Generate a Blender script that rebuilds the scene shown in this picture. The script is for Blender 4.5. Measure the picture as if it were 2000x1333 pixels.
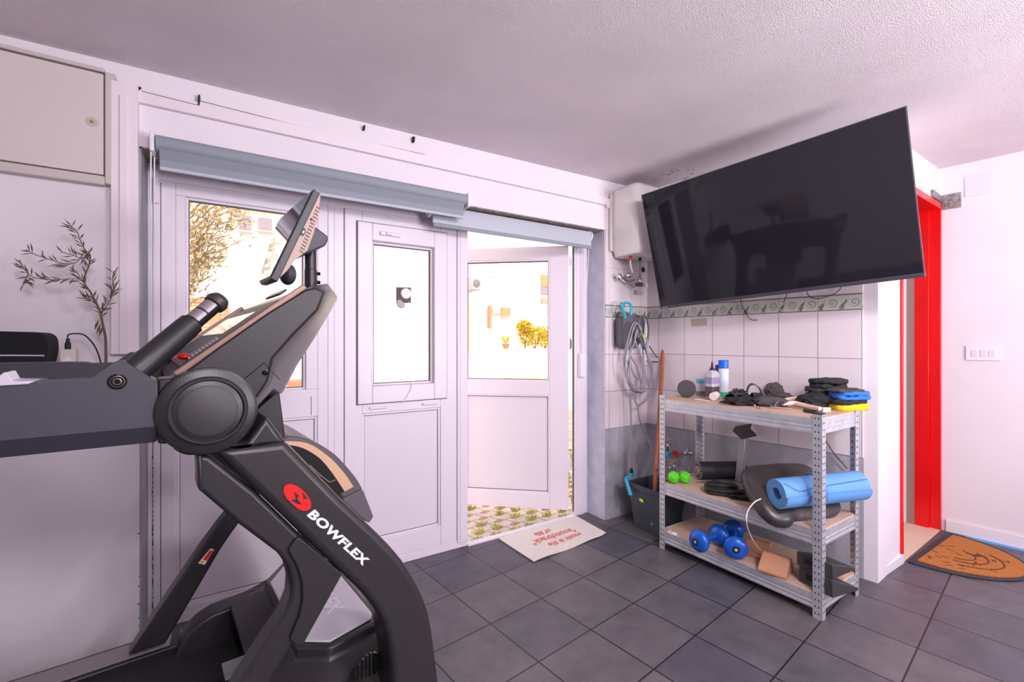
import bpy, bmesh, math, random
from mathutils import Vector, Matrix, noise
random.seed(7)
PI = math.pi
for o in list(bpy.data.objects): bpy.data.objects.remove(o)
sc = bpy.context.scene
COL = sc.collection

# ---------------------------------------------------------------- camera
FPX, YAW, CH, CY = 887.0, 0.567, 1.2, 666.5
cam_d = bpy.data.cameras.new('camera'); cam = bpy.data.objects.new('camera', cam_d); COL.objects.link(cam)
cam.location = (0, 0, CH); cam.rotation_euler = (PI/2, 0, -YAW)
cam_d.sensor_width = 36; cam_d.lens = FPX/2000*36; cam_d.clip_start = 0.02; cam_d.clip_end = 200
sc.camera = cam
# ---------------------------------------------------------------- colour management
sc.view_settings.view_transform = 'Standard'; sc.view_settings.look = 'None'
sc.view_settings.gamma = 1; sc.view_settings.use_curve_mapping = False
sc.view_settings.exposure = -0.17
# ---------------------------------------------------------------- world
w = bpy.data.worlds.new('sky'); sc.world = w; w.use_nodes = True
bg = w.node_tree.nodes['Background']; bg.inputs[0].default_value = (1.0, 0.95, 0.93, 1); bg.inputs[1].default_value = 2.2
def lamp(name, kind, loc, energy, color=(1, 1, 1), size=.5, target=None, size_y=None):
    d = bpy.data.lights.new(name, kind); d.energy = energy; d.color = color
    if kind == 'AREA':
        d.size = size
        if size_y: d.shape = 'RECTANGLE'; d.size_y = size_y
    o = bpy.data.objects.new(name, d); COL.objects.link(o); o.location = loc
    if target is not None: o.rotation_euler = (Vector(target)-Vector(loc)).to_track_quat('-Z', 'Y').to_euler()
    return o
sun = lamp('sun', 'SUN', (0, 0, 10), 5.0, (1, .93, .85), target=(3, 12, 2)); sun.data.angle = .01
lamp('ceiling_lamp_right', 'AREA', (1.25, -.45, 2.12), 27, (1, .95, 1), .22, target=(2.5, 1.1, .9))
lamp('ceiling_lamp_left', 'AREA', (.3, -1.1, 2.12), 28, (1, .94, .98), .5, target=(.6, 2.2, .9))
lamp('ceiling_fill_uplight', 'AREA', (2.2, -1.9, 1.05), 125, (1, .95, 1), 1.0, target=(2.2, -1.0, 2.6))  # added upward fill that brightens the ceiling, no known lamp stands here
lamp('ceiling_lamp_near', 'AREA', (.6, -2.2, 2.1), 34, (1, .94, .98), .9, target=(.6, 0, .2))

# ---------------------------------------------------------------- pixel rays (2000x1333) to real places
FW = Vector((math.sin(YAW), math.cos(YAW), 0)); RT = Vector((math.cos(YAW), -math.sin(YAW), 0)); O = Vector((0, 0, CH))
def ray(px, py): return FW + RT*((px-1000)/FPX) + Vector((0, 0, (CY-py)/FPX))
def hit(px, py, n, d):
    n = Vector(n); r = ray(px, py); return O + r*((d-O.dot(n))/r.dot(n))
def ZP(px, py, z): return hit(px, py, (0, 0, 1), z)
def YP(px, py, y): return hit(px, py, (0, 1, 0), y)
def DP(px, py, t): return O + ray(px, py)*t          # at depth t along the view axis
def depth(p): return (Vector(p)-O).dot(FW)
TA = .125
TD = Vector((math.sin(TA), -math.cos(TA), 0)); TN = Vector((-math.cos(TA), -math.sin(TA), 0)); C0 = Vector((2.569, 2.23, 0))
def TWP(px, py, off=0): return hit(px, py, TN, C0.dot(TN)+off)
def tw(s, off, z): return C0 + TD*s + TN*off + Vector((0, 0, z))
A_ = .11
U = Vector((math.cos(A_), math.sin(A_), 0)); V = Vector((-math.sin(A_), math.cos(A_), 0))
def L(u, v, z): return U*u + V*v + Vector((0, 0, z))
def TP(px, py, v):
    p = hit(px, py, V, v); return (p.dot(U), p.z)

# ---------------------------------------------------------------- materials
def lin(c): return tuple(((x/255)/12.92 if x/255 <= .04045 else ((x/255+.055)/1.055)**2.4) for x in c)
MATS = {}
def pm(name, rgb, rough=.5, metal=0, bump=0, bs=60, var=0, vs=8, spec=.5, trans=0, alpha=1, coat=0):
    if name in MATS: return MATS[name]
    m = bpy.data.materials.new(name); m.use_nodes = True; nt = m.node_tree; b = nt.nodes['Principled BSDF']
    c = (*lin(rgb), 1)
    b.inputs['Base Color'].default_value = c; b.inputs['Roughness'].default_value = rough
    b.inputs['Metallic'].default_value = metal; b.inputs['Specular IOR Level'].default_value = spec
    b.inputs['Transmission Weight'].default_value = trans; b.inputs['Coat Weight'].default_value = coat
    tc = nt.nodes.new('ShaderNodeTexCoord')
    if var:
        n = nt.nodes.new('ShaderNodeTexNoise'); n.inputs['Scale'].default_value = vs; n.inputs['Detail'].default_value = 6
        nt.links.new(tc.outputs['Object'], n.inputs['Vector'])
        mx = nt.nodes.new('ShaderNodeMix'); mx.data_type = 'RGBA'
        mr = nt.nodes.new('ShaderNodeMapRange'); mr.inputs[1].default_value = .3; mr.inputs[2].default_value = .7
        nt.links.new(n.outputs[0], mr.inputs[0]); nt.links.new(mr.outputs[0], mx.inputs[0])
        mx.inputs[6].default_value = tuple(min(1, x*(1-var)) for x in c[:3])+(1,)
        mx.inputs[7].default_value = tuple(min(1, x*(1+var)) for x in c[:3])+(1,)
        nt.links.new(mx.outputs[2], b.inputs['Base Color'])
    if bump:
        n = nt.nodes.new('ShaderNodeTexNoise'); n.inputs['Scale'].default_value = bs; n.inputs['Detail'].default_value = 4
        nt.links.new(tc.outputs['Object'], n.inputs['Vector'])
        bp = nt.nodes.new('ShaderNodeBump'); bp.inputs['Strength'].default_value = bump; bp.inputs['Distance'].default_value = .01
        nt.links.new(n.outputs[0], bp.inputs['Height']); nt.links.new(bp.outputs[0], b.inputs['Normal'])
    MATS[name] = m; return m
def glassmat(name, tint=(1, 1, 1), refl=.08, rough=0.0):
    m = bpy.data.materials.new(name); m.use_nodes = True; nt = m.node_tree
    nt.nodes.remove(nt.nodes['Principled BSDF']); out = nt.nodes['Material Output']
    t = nt.nodes.new('ShaderNodeBsdfTransparent'); t.inputs[0].default_value = (*tint, 1)
    g = nt.nodes.new('ShaderNodeBsdfGlossy'); g.inputs['Roughness'].default_value = rough
    fr = nt.nodes.new('ShaderNodeFresnel'); fr.inputs[0].default_value = 1.45
    mx = nt.nodes.new('ShaderNodeMixShader')
    nt.links.new(fr.outputs[0], mx.inputs[0]); nt.links.new(t.outputs[0], mx.inputs[1]); nt.links.new(g.outputs[0], mx.inputs[2])
    nt.links.new(mx.outputs[0], out.inputs[0]); MATS[name] = m; return m
def brickmat(name, c1, c2, cm, bw, rh, mortar, loc=(0, 0, 0), rot=0, plane='XY', rough=.3, offset=0, bump=.3, mott=0.0, spec=.5, mscale=6):
    m = bpy.data.materials.new(name); m.use_nodes = True; nt = m.node_tree; b = nt.nodes['Principled BSDF']
    tc = nt.nodes.new('ShaderNodeTexCoord'); src = tc.outputs['Object']
    sp = nt.nodes.new('ShaderNodeSeparateXYZ'); cb = nt.nodes.new('ShaderNodeCombineXYZ'); nt.links.new(src, sp.inputs[0])
    a, bb = {'XY': (0, 1), 'XZ': (0, 2)}[plane]
    nt.links.new(sp.outputs[a], cb.inputs[0]); nt.links.new(sp.outputs[bb], cb.inputs[1])
    mp = nt.nodes.new('ShaderNodeMapping'); mp.inputs['Location'].default_value = loc; mp.inputs['Rotation'].default_value = (0, 0, rot)
    nt.links.new(cb.outputs[0], mp.inputs[0])
    br = nt.nodes.new('ShaderNodeTexBrick'); br.offset = offset; br.squash = 1
    br.inputs['Scale'].default_value = 1; br.inputs['Brick Width'].default_value = bw; br.inputs['Row Height'].default_value = rh
    br.inputs['Mortar Size'].default_value = mortar; br.inputs['Mortar Smooth'].default_value = .2; br.inputs['Bias'].default_value = 0
    br.inputs['Color1'].default_value = (*lin(c1), 1); br.inputs['Color2'].default_value = (*lin(c2), 1); br.inputs['Mortar'].default_value = (*lin(cm), 1)
    nt.links.new(mp.outputs[0], br.inputs['Vector'])
    col = br.outputs['Color']
    if mott:
        n = nt.nodes.new('ShaderNodeTexNoise'); n.inputs['Scale'].default_value = mscale; n.inputs['Detail'].default_value = 8; n.inputs['Roughness'].default_value = .65
        nt.links.new(src, n.inputs['Vector'])
        mr = nt.nodes.new('ShaderNodeMapRange'); mr.inputs[1].default_value = .25; mr.inputs[2].default_value = .75
        mr.inputs[3].default_value = 1-mott; mr.inputs[4].default_value = 1+mott
        nt.links.new(n.outputs[0], mr.inputs[0])
        vm = nt.nodes.new('ShaderNodeVectorMath'); vm.operation = 'SCALE'; nt.links.new(col, vm.inputs[0]); nt.links.new(mr.outputs[0], vm.inputs['Scale']); col = vm.outputs[0]
    nt.links.new(col, b.inputs['Base Color']); b.inputs['Roughness'].default_value = rough; b.inputs['Specular IOR Level'].default_value = spec
    bp = nt.nodes.new('ShaderNodeBump'); bp.inputs['Strength'].default_value = bump; bp.inputs['Distance'].default_value = .004; bp.invert = True
    nt.links.new(br.outputs['Fac'], bp.inputs['Height']); nt.links.new(bp.outputs[0], b.inputs['Normal'])
    MATS[name] = m; return m

M_wall = pm('painted_wall', (234, 226, 234), .75, bump=.12, bs=25, var=.03, vs=2)
M_ceil = pm('stippled_ceiling', (238, 226, 232), .9, bump=.7, bs=290, var=.05, vs=3)
M_pvc = pm('white_pvc', (236, 226, 238), .32)
M_pvcp = pm('white_pvc_panel', (230, 222, 232), .4)
M_cement = pm('grey_cement', (168, 166, 176), .8, bump=.3, bs=40, var=.12, vs=9)
M_blue_c = pm('bluish_render', (196, 196, 214), .8, bump=.3, bs=50, var=.1, vs=12)
M_glass = glassmat('window_glass')
M_black = pm('black_plastic', (30, 29, 32), .38)
M_dark = pm('charcoal_plastic', (35, 33, 37), .34, bump=.05, bs=400)
M_dark2 = pm('slate_plastic', (68, 66, 78), .5, bump=.05, bs=400)
M_gloss = pm('gloss_black', (14, 14, 17), .08)
M_galv = pm('galvanised_steel', (214, 216, 224), .42, .65, var=.10, vs=30)
M_chrome = pm('chrome', (215, 215, 220), .12, 1)
M_mdf = pm('chipboard', (206, 176, 156), .65, var=.06, vs=40)
M_white = pm('white_plastic', (238, 232, 238), .35)

# ---------------------------------------------------------------- mesh builder
class B:
    def __init__(s): s.bm = bmesh.new()
    def f(s, vs):
        try: return s.bm.faces.new(vs)
        except ValueError: return None
    def vv(s, pts): return [s.bm.verts.new(p) for p in pts]
    def hexa(s, p):   # 8 points: bottom 4, top 4
        v = s.vv(p)
        for q in ((3, 2, 1, 0), (4, 5, 6, 7), (0, 1, 5, 4), (1, 2, 6, 5), (2, 3, 7, 6), (3, 0, 4, 7)): s.f([v[i] for i in q])
        return s
    def box(s, x0, x1, y0, y1, z0, z1):
        return s.hexa([(x0, y0, z0), (x1, y0, z0), (x1, y1, z0), (x0, y1, z0), (x0, y0, z1), (x1, y0, z1), (x1, y1, z1), (x0, y1, z1)])
    def obox(s, c, a, b, d):   # centre and three half vectors
        c, a, b, d = map(Vector, (c, a, b, d))
        return s.hexa([c-a-b-d, c+a-b-d, c+a+b-d, c-a+b-d, c-a-b+d, c+a-b+d, c+a+b+d, c-a+b+d])
    def prism(s, pts, vec):
        vec = Vector(vec); a = s.vv(pts); b = s.vv([Vector(p)+vec for p in pts]); n = len(a)
        s.f(a[::-1]); s.f(b)
        for i in range(n): s.f([a[i], a[(i+1) % n], b[(i+1) % n], b[i]])
        return s
    def loft(s, rings, closed=True, caps=True):
        R = [s.vv(r) for r in rings]; n = len(R[0])
        for i in range(len(R)-1):
            for j in range(n if closed else n-1):
                k = (j+1) % n; s.f([R[i][j], R[i][k], R[i+1][k], R[i+1][j]])
        if caps and closed: s.f(R[0][::-1]); s.f(R[-1])
        return s
    def tube(s, pts, r, seg=8, caps=True):
        pts = [Vector(p) for p in pts]; rings = []; up = None
        for i, p in enumerate(pts):
            d = (pts[min(i+1, len(pts)-1)]-pts[max(i-1, 0)]).normalized()
            if up is None:
                up = Vector((0, 0, 1)) if abs(d.z) < .9 else Vector((1, 0, 0))
            x = (up - d*up.dot(d)).normalized(); up = x; y = d.cross(x)
            rr = r[i] if isinstance(r, (list, tuple)) else r
            rings.append([p + x*math.cos(2*PI*k/seg)*rr + y*math.sin(2*PI*k/seg)*rr for k in range(seg)])
        return s.loft(rings, caps=caps)
    def lathe(s, c, ax, prof, seg=24, sx=1, sy=1):
        c = Vector(c); ax = Vector(ax).normalized(); h = Vector((0, 0, 1)) if abs(ax.z) < .9 else Vector((1, 0, 0))
        x = h.cross(ax).normalized(); y = ax.cross(x)
        rings = [[c + ax*hh + x*math.cos(2*PI*k/seg)*max(r, 1e-4)*sx + y*math.sin(2*PI*k/seg)*max(r, 1e-4)*sy for k in range(seg)] for r, hh in prof]
        return s.loft(rings)
    def ball(s, c, r, nu=16, nv=10, ax=(0, 0, 1)):
        r = (r, r, r) if not isinstance(r, (tuple, list)) else r; c = Vector(c)
        q = Vector((0, 0, 1)).rotation_difference(Vector(ax))
        rings = []
        for i in range(nv+1):
            a = PI*i/nv; a = min(max(a, .02), PI-.02)
            rings.append([c + q @ Vector((r[0]*math.sin(a)*math.cos(2*PI*k/nu), r[1]*math.sin(a)*math.sin(2*PI*k/nu), -r[2]*math.cos(a))) for k in range(nu)])
        return s.loft(rings)
    def leaf(s, p, d, ln, wd, n):
        p = Vector(p); d = Vector(d).normalized(); sd = d.cross(Vector(n)).normalized()*wd; nn = sd.cross(d).normalized()*wd*.3
        v = s.vv([p, p+d*ln*.5+sd+nn, p+d*ln, p+d*ln*.5-sd+nn]); s.f(v); return s
    def jitter(s, amp, sc_=10, seed=0):
        for v in s.bm.verts:
            q = v.co*sc_ + Vector((seed, seed*1.7, 0)); v.co += Vector((noise.noise(q), noise.noise(q+Vector((7, 3, 1))), noise.noise(q+Vector((1, 9, 5)))))*amp
        return s
BASE = {}
def worldloc(o):
    p = Vector(o.location)
    while o.parent: o = o.parent; p += Vector(o.location)
    return p
def obj(name, b, mat, parent=None, bevel=0, smooth=30, sub=0, seg=2, loc=None):
    bm = b.bm if isinstance(b, B) else b
    bmesh.ops.recalc_face_normals(bm, faces=bm.faces)
    off = worldloc(parent) if parent else Vector(loc or (0, 0, 0))
    if off.length: bmesh.ops.translate(bm, verts=bm.verts, vec=-off)
    me = bpy.data.meshes.new(name); bm.to_mesh(me); bm.free()
    me.materials.append(mat)
    if smooth:
        me.polygons.foreach_set('use_smooth', [True]*len(me.polygons)); me.set_sharp_from_angle(angle=math.radians(smooth))
    o = bpy.data.objects.new(name, me); COL.objects.link(o)
    if parent: o.parent = parent
    else: o.location = off
    if bevel:
        m = o.modifiers.new('bevel', 'BEVEL'); m.width = bevel; m.segments = seg; m.limit_method = 'ANGLE'; m.angle_limit = math.radians(35)
    if sub:
        m = o.modifiers.new('sub', 'SUBSURF'); m.levels = sub; m.render_levels = sub
    return o
def tag(o, label, cat, group=None, kind=None):
    o['label'] = label; o['category'] = cat
    if group: o['group'] = group
    if kind: o['kind'] = kind
    return o
def thing(name, label, cat, loc=(0, 0, 0), group=None):
    o = bpy.data.objects.new(name, None); COL.objects.link(o); o.location = loc; o.empty_display_size = .05
    return tag(o, label, cat, group)
def struct(name, b, mat, label, cat, parent=None, **k):
    o = obj(name, b, mat, parent, **k)
    if not parent: tag(o, label, cat, kind='structure')
    return o
def sgroup(name, label, cat, loc=(0, 0, 0)):
    o = bpy.data.objects.new(name, None); COL.objects.link(o); o.location = loc
    return tag(o, label, cat, kind='structure')
def cr(pts, n=6, closed=False):
    P = [Vector(p) for p in pts]; out = []; N = len(P)
    for i in range(N if closed else N-1):
        if closed: a, b, c, d = P[i-1], P[i], P[(i+1) % N], P[(i+2) % N]
        else: a, b, c, d = P[max(i-1, 0)], P[i], P[i+1], P[min(i+2, N-1)]
        for k in range(n):
            t = k/n; out.append(.5*((2*b)+(c-a)*t+(2*a-5*b+4*c-d)*t*t+(3*b-a-3*c+d)*t**3))
    if not closed: out.append(P[-1])
    return out
def fil(pts, r, n=5):
    """round the corners of a 2-D polygon; r is one radius or a list"""
    out = []; N = len(pts)
    for i in range(N):
        p = Vector(pts[i][:2]); a = Vector(pts[i-1][:2]); b = Vector(pts[(i+1) % N][:2]); rr = r[i] if isinstance(r, list) else r
        if rr <= 0: out.append(tuple(p)); continue
        da = (a-p); db = (b-p); m = min(rr, da.length*.49, db.length*.49)
        p0 = p+da.normalized()*m; p1 = p+db.normalized()*m
        for k in range(n+1):
            t = k/n; q = p0*(1-t)**2+p*2*t*(1-t)+p1*t*t; out.append(tuple(q))
    return out
def textmesh(txt, size, mat, name, parent, fn, bold=.0, shear=0, spacing=1.0, th=.0012, align='LEFT'):
    """lettering laid on a plane: fn(x, y, h) -> world"""
    cu = bpy.data.curves.new(name, 'FONT'); cu.body = txt; cu.size = size; cu.offset = bold; cu.shear = shear; cu.space_character = spacing
    cu.align_x = align; cu.resolution_u = 4; cu.extrude = th/2
    to = bpy.data.objects.new('tmp', cu); COL.objects.link(to)
    dg = bpy.context.evaluated_depsgraph_get(); me = to.evaluated_get(dg).to_mesh()
    bm = bmesh.new(); bm.from_mesh(me); to.evaluated_get(dg).to_mesh_clear(); bpy.data.objects.remove(to)
    for v in bm.verts: v.co = Vector(fn(v.co.x, v.co.y, v.co.z))
    return obj(name, bm, mat, parent, smooth=0)

# ================================================================= STRUCTURE
CZ = lambda x, y: 2.247+.0125*x
YB = 2.23; YF = 2.39; LX0, LX1, LZ = -.269, 2.157, 1.945
XL, YN = -2.4, -3.2
FWp = Vector((3.847, .976, 0))             # far wall start (behind the red door)
DY0 = .945                                 # plane of the doorway wall
# floor
M_floor = brickmat('slate_floor_tiles', (80, 78, 90), (100, 94, 97), (26, 24, 26), .297, .297, .0032,
                   loc=tuple((Matrix.Rotation(-.1278, 3, 'Z') @ Vector((-.8816, -2.2614, 0)))[:2])+(0,), rot=-.1278, rough=.42, mott=.32, bump=.5, mscale=7)
struct('floor', B().prism([(XL, YN, -.1), (5, YN, -.1), (5, YF, -.1), (XL, YF, -.1)], (0, 0, .1)), M_floor, 'dark slate tiled floor of the room', 'floor', smooth=0)
# ceiling (slightly rising to the right)
cz = [(XL-.1, YN-.1), (5, YN-.1), (5, 2.6), (XL-.1, 2.6)]
struct('ceiling', B().prism([(x, y, CZ(x, y)) for x, y in cz], (0, 0, .18)), M_ceil, 'white stippled plaster ceiling', 'ceiling', smooth=0)
mold = pm('mould_spots', (120, 108, 108), .95)
# back wall in pieces around the door opening
b = B()
b.box(XL, LX0, YB, 2.56, 0, 2.35)
b.box(LX0, LX1, YB, 2.56, LZ, 2.35)
b.box(LX1, 2.75, YB, 2.56, 0, 2.38)
struct('wall_back', b, M_wall, 'white plastered wall holding the door unit', 'wall', smooth=0)
# reveals
b = B(); b.box(LX1-.004, LX1+.002, YB+.002, 2.53, 0, LZ); o = struct('trim_1', b, M_blue_c, 'bluish rendered reveal right of the open door', 'trim', smooth=0)
b = B(); b.box(LX0-.002, LX0+.006, YB+.002, 2.53, 0, LZ); struct('trim_2', b, pm('grey_reveal', (160, 158, 168), .85, bump=.3, bs=40, var=.1), 'grey rendered reveal left of the door unit', 'trim', smooth=0)
b = B(); b.box(LX0, LX1, YB+.002, 2.53, LZ-.006, LZ+.002); struct('trim_3', b, pm('mossy_soffit', (150, 138, 132), .9, bump=.6, bs=80, var=.35, vs=40), 'stained lintel underside above the doors', 'trim', smooth=0)
# header board, casing
b = B(); b.box(-.325, 2.157, YB-.022, YB, 2.105, 2.158); b.box(2.157, 2.25, YB-.022, YB, 2.09, 2.15)
struct('trim_4', b, pm('painted_board', (238, 226, 234), .6, bump=.08, bs=20), 'thin painted header board over the door unit', 'trim', bevel=.002)
b = B(); b.box(-.347, -.269, YB-.035, YB, 1.151, 2.16); b.box(-.322, -.300, YB-.042, YB-.034, 1.151, 2.11)
struct('trim_5', b, MATS['painted_board'], 'white vertical cable trunking left of the door unit', 'trim', bevel=.002)
# cracks and dark gap in header
b = B(); b.prism([tuple(YP(x, y, YB-.0225)) for x, y in ((208, 153), (275, 170), (277, 172), (272, 177), (240, 168), (218, 166))], (0, .001, 0))
struct('trim_6', b, pm('dark_gap', (50, 44, 42), .9), 'dark broken gap in the plaster above the trunking', 'trim', smooth=0)
for x, y0_, y1_ in ((388, 186, 206), (712, 245, 253), (809, 267, 277)):
    pass
b = B()
for l in (((387, 184), (391, 186), (390, 206), (386, 205)), ((711, 244), (714, 245), (713, 253), (710, 252)), ((807, 266), (811, 268), (810, 277), (807, 276))): b.prism([tuple(YP(x, y, YB-.0225)) for x, y in l], (0, .0225, 0))
b.tube([YP(276, 178, YB-.022), YP(388, 206, YB-.022)], .0012, 4); b.tube([YP(391, 197, YB-.001), YP(560, 240, YB-.001), YP(700, 273, YB-.001), YP(830, 302, YB-.001)], .0011, 4)
struct('trim_24', b, MATS['dark_gap'], 'thin dark cracks along the header board', 'trim', smooth=0)
b = B(); random.seed(4)
for i in range(46):
    z = .03+i*.020; wd = random.uniform(.0005, .003); b.box(-.2445-wd, -.2435, YF-.002, YF+.0005, z, z+random.uniform(.004, .021))
for i in range(9):
    z = random.uniform(.1, 1.05); wd = random.uniform(.001, .004); b.box(LX0-.002-wd, LX0+.001, YB-.0006, YB+.003, z, z+random.uniform(.002, .006))
struct('trim_25', b, MATS['dark_gap'], 'ragged dark gap beside the left door frame', 'trim', smooth=0)
# left, near and right parts of the room shell
struct('wall_left', B().box(XL-.12, XL, YN, 2.56, 0, 2.4), M_wall, 'white plain wall far to the left', 'wall', smooth=0)
struct('wall_near', B().box(XL-.12, 5, YN-.12, YN, 0, 2.5), M_wall, 'white plain wall behind the photographer', 'wall', smooth=0)
def wallstrip(p0, d, ln, th_vec, z0, z1):
    p0 = Vector(p0); d = Vector(d); q = [p0, p0+d*ln, p0+d*ln+Vector(th_vec), p0+Vector(th_vec)]
    return B().prism([(v.x, v.y, z0) for v in q], (0, 0, z1-z0))
e0 = tw(1.318, 0, 0)
b = B().prism([tuple(tw(-.2, 0, 0)), tuple(e0), (3.105, DY0, 0), (3.105, DY0+.11, 0), (2.86, DY0+.11, 0), tuple(tw(-.2, -.12, 0))], (0, 0, 2.4))
struct('wall_right', b, M_wall, 'white wall with tile cladding behind the metal shelf', 'wall', smooth=0)
def turn(o):   # the doorway wall is slightly out of square
    P0 = Vector((3.101, .943, 0)); R_ = Matrix.Rotation(.044, 3, 'Z'); o.location = P0+R_ @ (Vector(o.location)-P0); o.rotation_euler = (0, 0, .044); return o
b = B().box(3.105, 3.86, DY0, DY0+.11, 2.055, 2.45)
DW = struct('wall_doorway', b, M_wall, 'white wall above the red framed doorway', 'wall', smooth=0)
b = wallstrip(FWp-TD*.2, TD, 4.6, (.12, 0, 0), 0, 2.5)
struct('wall_far', b, M_wall, 'white wall with the light switch on the right', 'wall', smooth=0)
turn(DW)
# wall cladding tiles on the right wall: local x runs along the wall
def lobj(name, b, mat, label, cat, **k):
    o = struct(name, b, mat, label, cat, **k); o.matrix_world = Matrix(((TD.x, -TN.x, 0, C0.x), (TD.y, -TN.y, 0, C0.y), (0, 0, 1, 0), (0, 0, 0, 1))); return o
TC1, TC2, TG = (226, 214, 220), (233, 221, 228), (140, 128, 134)
M_t1 = brickmat('wall_tiles_lower', TC1, TC2, TG, .1925, .25, .0018, loc=(-.10, -.61, 0), plane='XZ', rough=.16, bump=.4)
M_t2 = brickmat('wall_tiles_upper', TC1, TC2, (190, 178, 184), .1925, .25, .0014, loc=(-.10, -1.443, 0), plane='XZ', rough=.16, bump=.4)
M_t1b = brickmat('wall_tiles_lower_back', TC1, TC2, TG, .30, .25, .0018, loc=(-2.19, -.61, 0), plane='XZ', rough=.16, bump=.4)
M_t2b = brickmat('wall_tiles_upper_back', TC1, TC2, (190, 178, 184), .30, .25, .0014, loc=(-2.19, -1.443, 0), plane='XZ', rough=.16, bump=.4)
def decor():
    m = bpy.data.materials.new('vine_border'); m.use_nodes = True; nt = m.node_tree; bs = nt.nodes['Principled BSDF']; N = nt.nodes.new; K = nt.links.new
    tc = N('ShaderNodeTexCoord'); sp = N('ShaderNodeSeparateXYZ'); K(tc.outputs['Object'], sp.inputs[0])
    def math_(op, a, b_=None, c=None):
        n = N('ShaderNodeMath'); n.operation = op
        for i, v in enumerate((a, b_, c)):
            if v is None: continue
            if isinstance(v, (int, float)): n.inputs[i].default_value = v
            else: K(v, n.inputs[i])
        return n.outputs[0]
    x = math_('SUBTRACT', math_('MULTIPLY', math_('FRACT', math_('MULTIPLY', sp.outputs[0], 1/.0965)), .0965), .048)
    z = math_('SUBTRACT', sp.outputs[2], 1.400)
    cb = N('ShaderNodeCombineXYZ'); K(x, cb.inputs[0]); K(z, cb.inputs[1])
    # swirl ring at the right of each repeat
    xr = math_('SUBTRACT', x, .02); rr = math_('SQRT', math_('ADD', math_('MULTIPLY', xr, xr), math_('MULTIPLY', z, z)))
    ang = math_('ARCTAN2', z, xr)
    sw = math_('SINE', math_('ADD', math_('MULTIPLY', rr, 420), ang))
    ring = math_('MULTIPLY', math_('GREATER_THAN', sw, .35), math_('LESS_THAN', rr, .024))
    # leafy triangle at the left
    tri = math_('LESS_THAN', math_('ADD', math_('ABSOLUTE', math_('SUBTRACT', math_('ADD', x, .022), math_('MULTIPLY', z, .6))), math_('MULTIPLY', math_('ADD', z, .025), .34)), .015)
    nz = N('ShaderNodeTexNoise'); nz.inputs['Scale'].default_value = 160; K(tc.outputs['Object'], nz.inputs['Vector'])
    tri = math_('MULTIPLY', tri, math_('GREATER_THAN', nz.outputs[0], .45))
    edge = math_('GREATER_THAN', math_('ABSOLUTE', z), .0365)
    def mix(f, a, b_):
        n = N('ShaderNodeMix'); n.data_type = 'RGBA'; K(f, n.inputs[0])
        for i, v in ((6, a), (7, b_)):
            if isinstance(v, tuple): n.inputs[i].default_value = (*lin(v), 1)
            else: K(v, n.inputs[i])
        return n.outputs[2]
    c = mix(ring, (206, 202, 200), (150, 152, 142)); c = mix(tri, c, (98, 116, 88)); c = mix(edge, c, (128, 128, 120))
    jn = math_('LESS_THAN', math_('MULTIPLY', math_('FRACT', math_('DIVIDE', math_('SUBTRACT', sp.outputs[0], .10), .1925)), .1925), .002)
    c = mix(jn, c, (150, 140, 140))
    K(c, bs.inputs['Base Color']); bs.inputs['Roughness'].default_value = .2
    return m
M_dec = decor()
lobj('trim_7', B().box(0, 1.257, -.007, .001, .61, 1.36), M_t1, 'white wall tiles below the vine border', 'trim', smooth=0)
lobj('trim_8', B().box(0, 1.257, -.007, .001, 1.443, 2.22), M_t2, 'white wall tiles behind the television', 'trim', smooth=0)
lobj('trim_9', B().box(0, 1.257, -.009, .001, 1.36, 1.443), M_dec, 'green vine patterned tile border on the right wall', 'trim', smooth=0)
lobj('trim_10', B().box(0, 1.262, -.003, .001, 0, .61), M_cement, 'bare grey cement skirt on the right wall', 'trim', smooth=0)
struct('trim_11', B().box(LX1, 2.569, YB-.007, YB, .61, 1.36), M_t1b, 'white tiles beside the door below the border', 'trim', smooth=0)
struct('trim_12', B().box(LX1, 2.569, YB-.007, YB, 1.443, 2.22), M_t2b, 'white tiles beside the door above the border', 'trim', smooth=0)
struct('trim_13', B().box(LX1, 2.569, YB-.009, YB, 1.36, 1.443), M_dec, 'green vine patterned tile border beside the door', 'trim', smooth=0)
struct('trim_14', B().box(LX1, 2.569, YB-.003, YB, 0, .61), M_cement, 'bare grey cement skirt beside the door', 'trim', smooth=0)
# patch of old glue on a tile, mould on ceiling
b = B(); b.prism([tuple(TWP(x, y, .0085)) for x, y in ((1350, 624), (1381, 622), (1380, 636), (1351, 638))], tuple(TN*-.001))
struct('trim_15', b, pm('old_glue', (196, 178, 160), .8), 'tan rectangle of old glue on a wall tile', 'trim', smooth=0)
b = B()
for i in range(70):
    a = random.random()*PI*2; r = random.random()**.7*.24; p = Vector((2.60+r*math.cos(a), 1.93+r*math.sin(a)*.9, 0)); 
    if p.y > 2.2: continue
    s_ = random.uniform(.002, .009); n = 6
    b.prism([(p.x+s_*math.cos(k*PI/3+i), p.y+s_*math.sin(k*PI/3+i)*1.6, CZ(p.x, 0)-.0015) for k in range(n)], (0, 0, .0014))
struct('trim_16', b, pm('ceiling_mould', (172, 158, 160), .95), 'speckled damp stain on the ceiling above the heater', 'trim', smooth=0)
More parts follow.
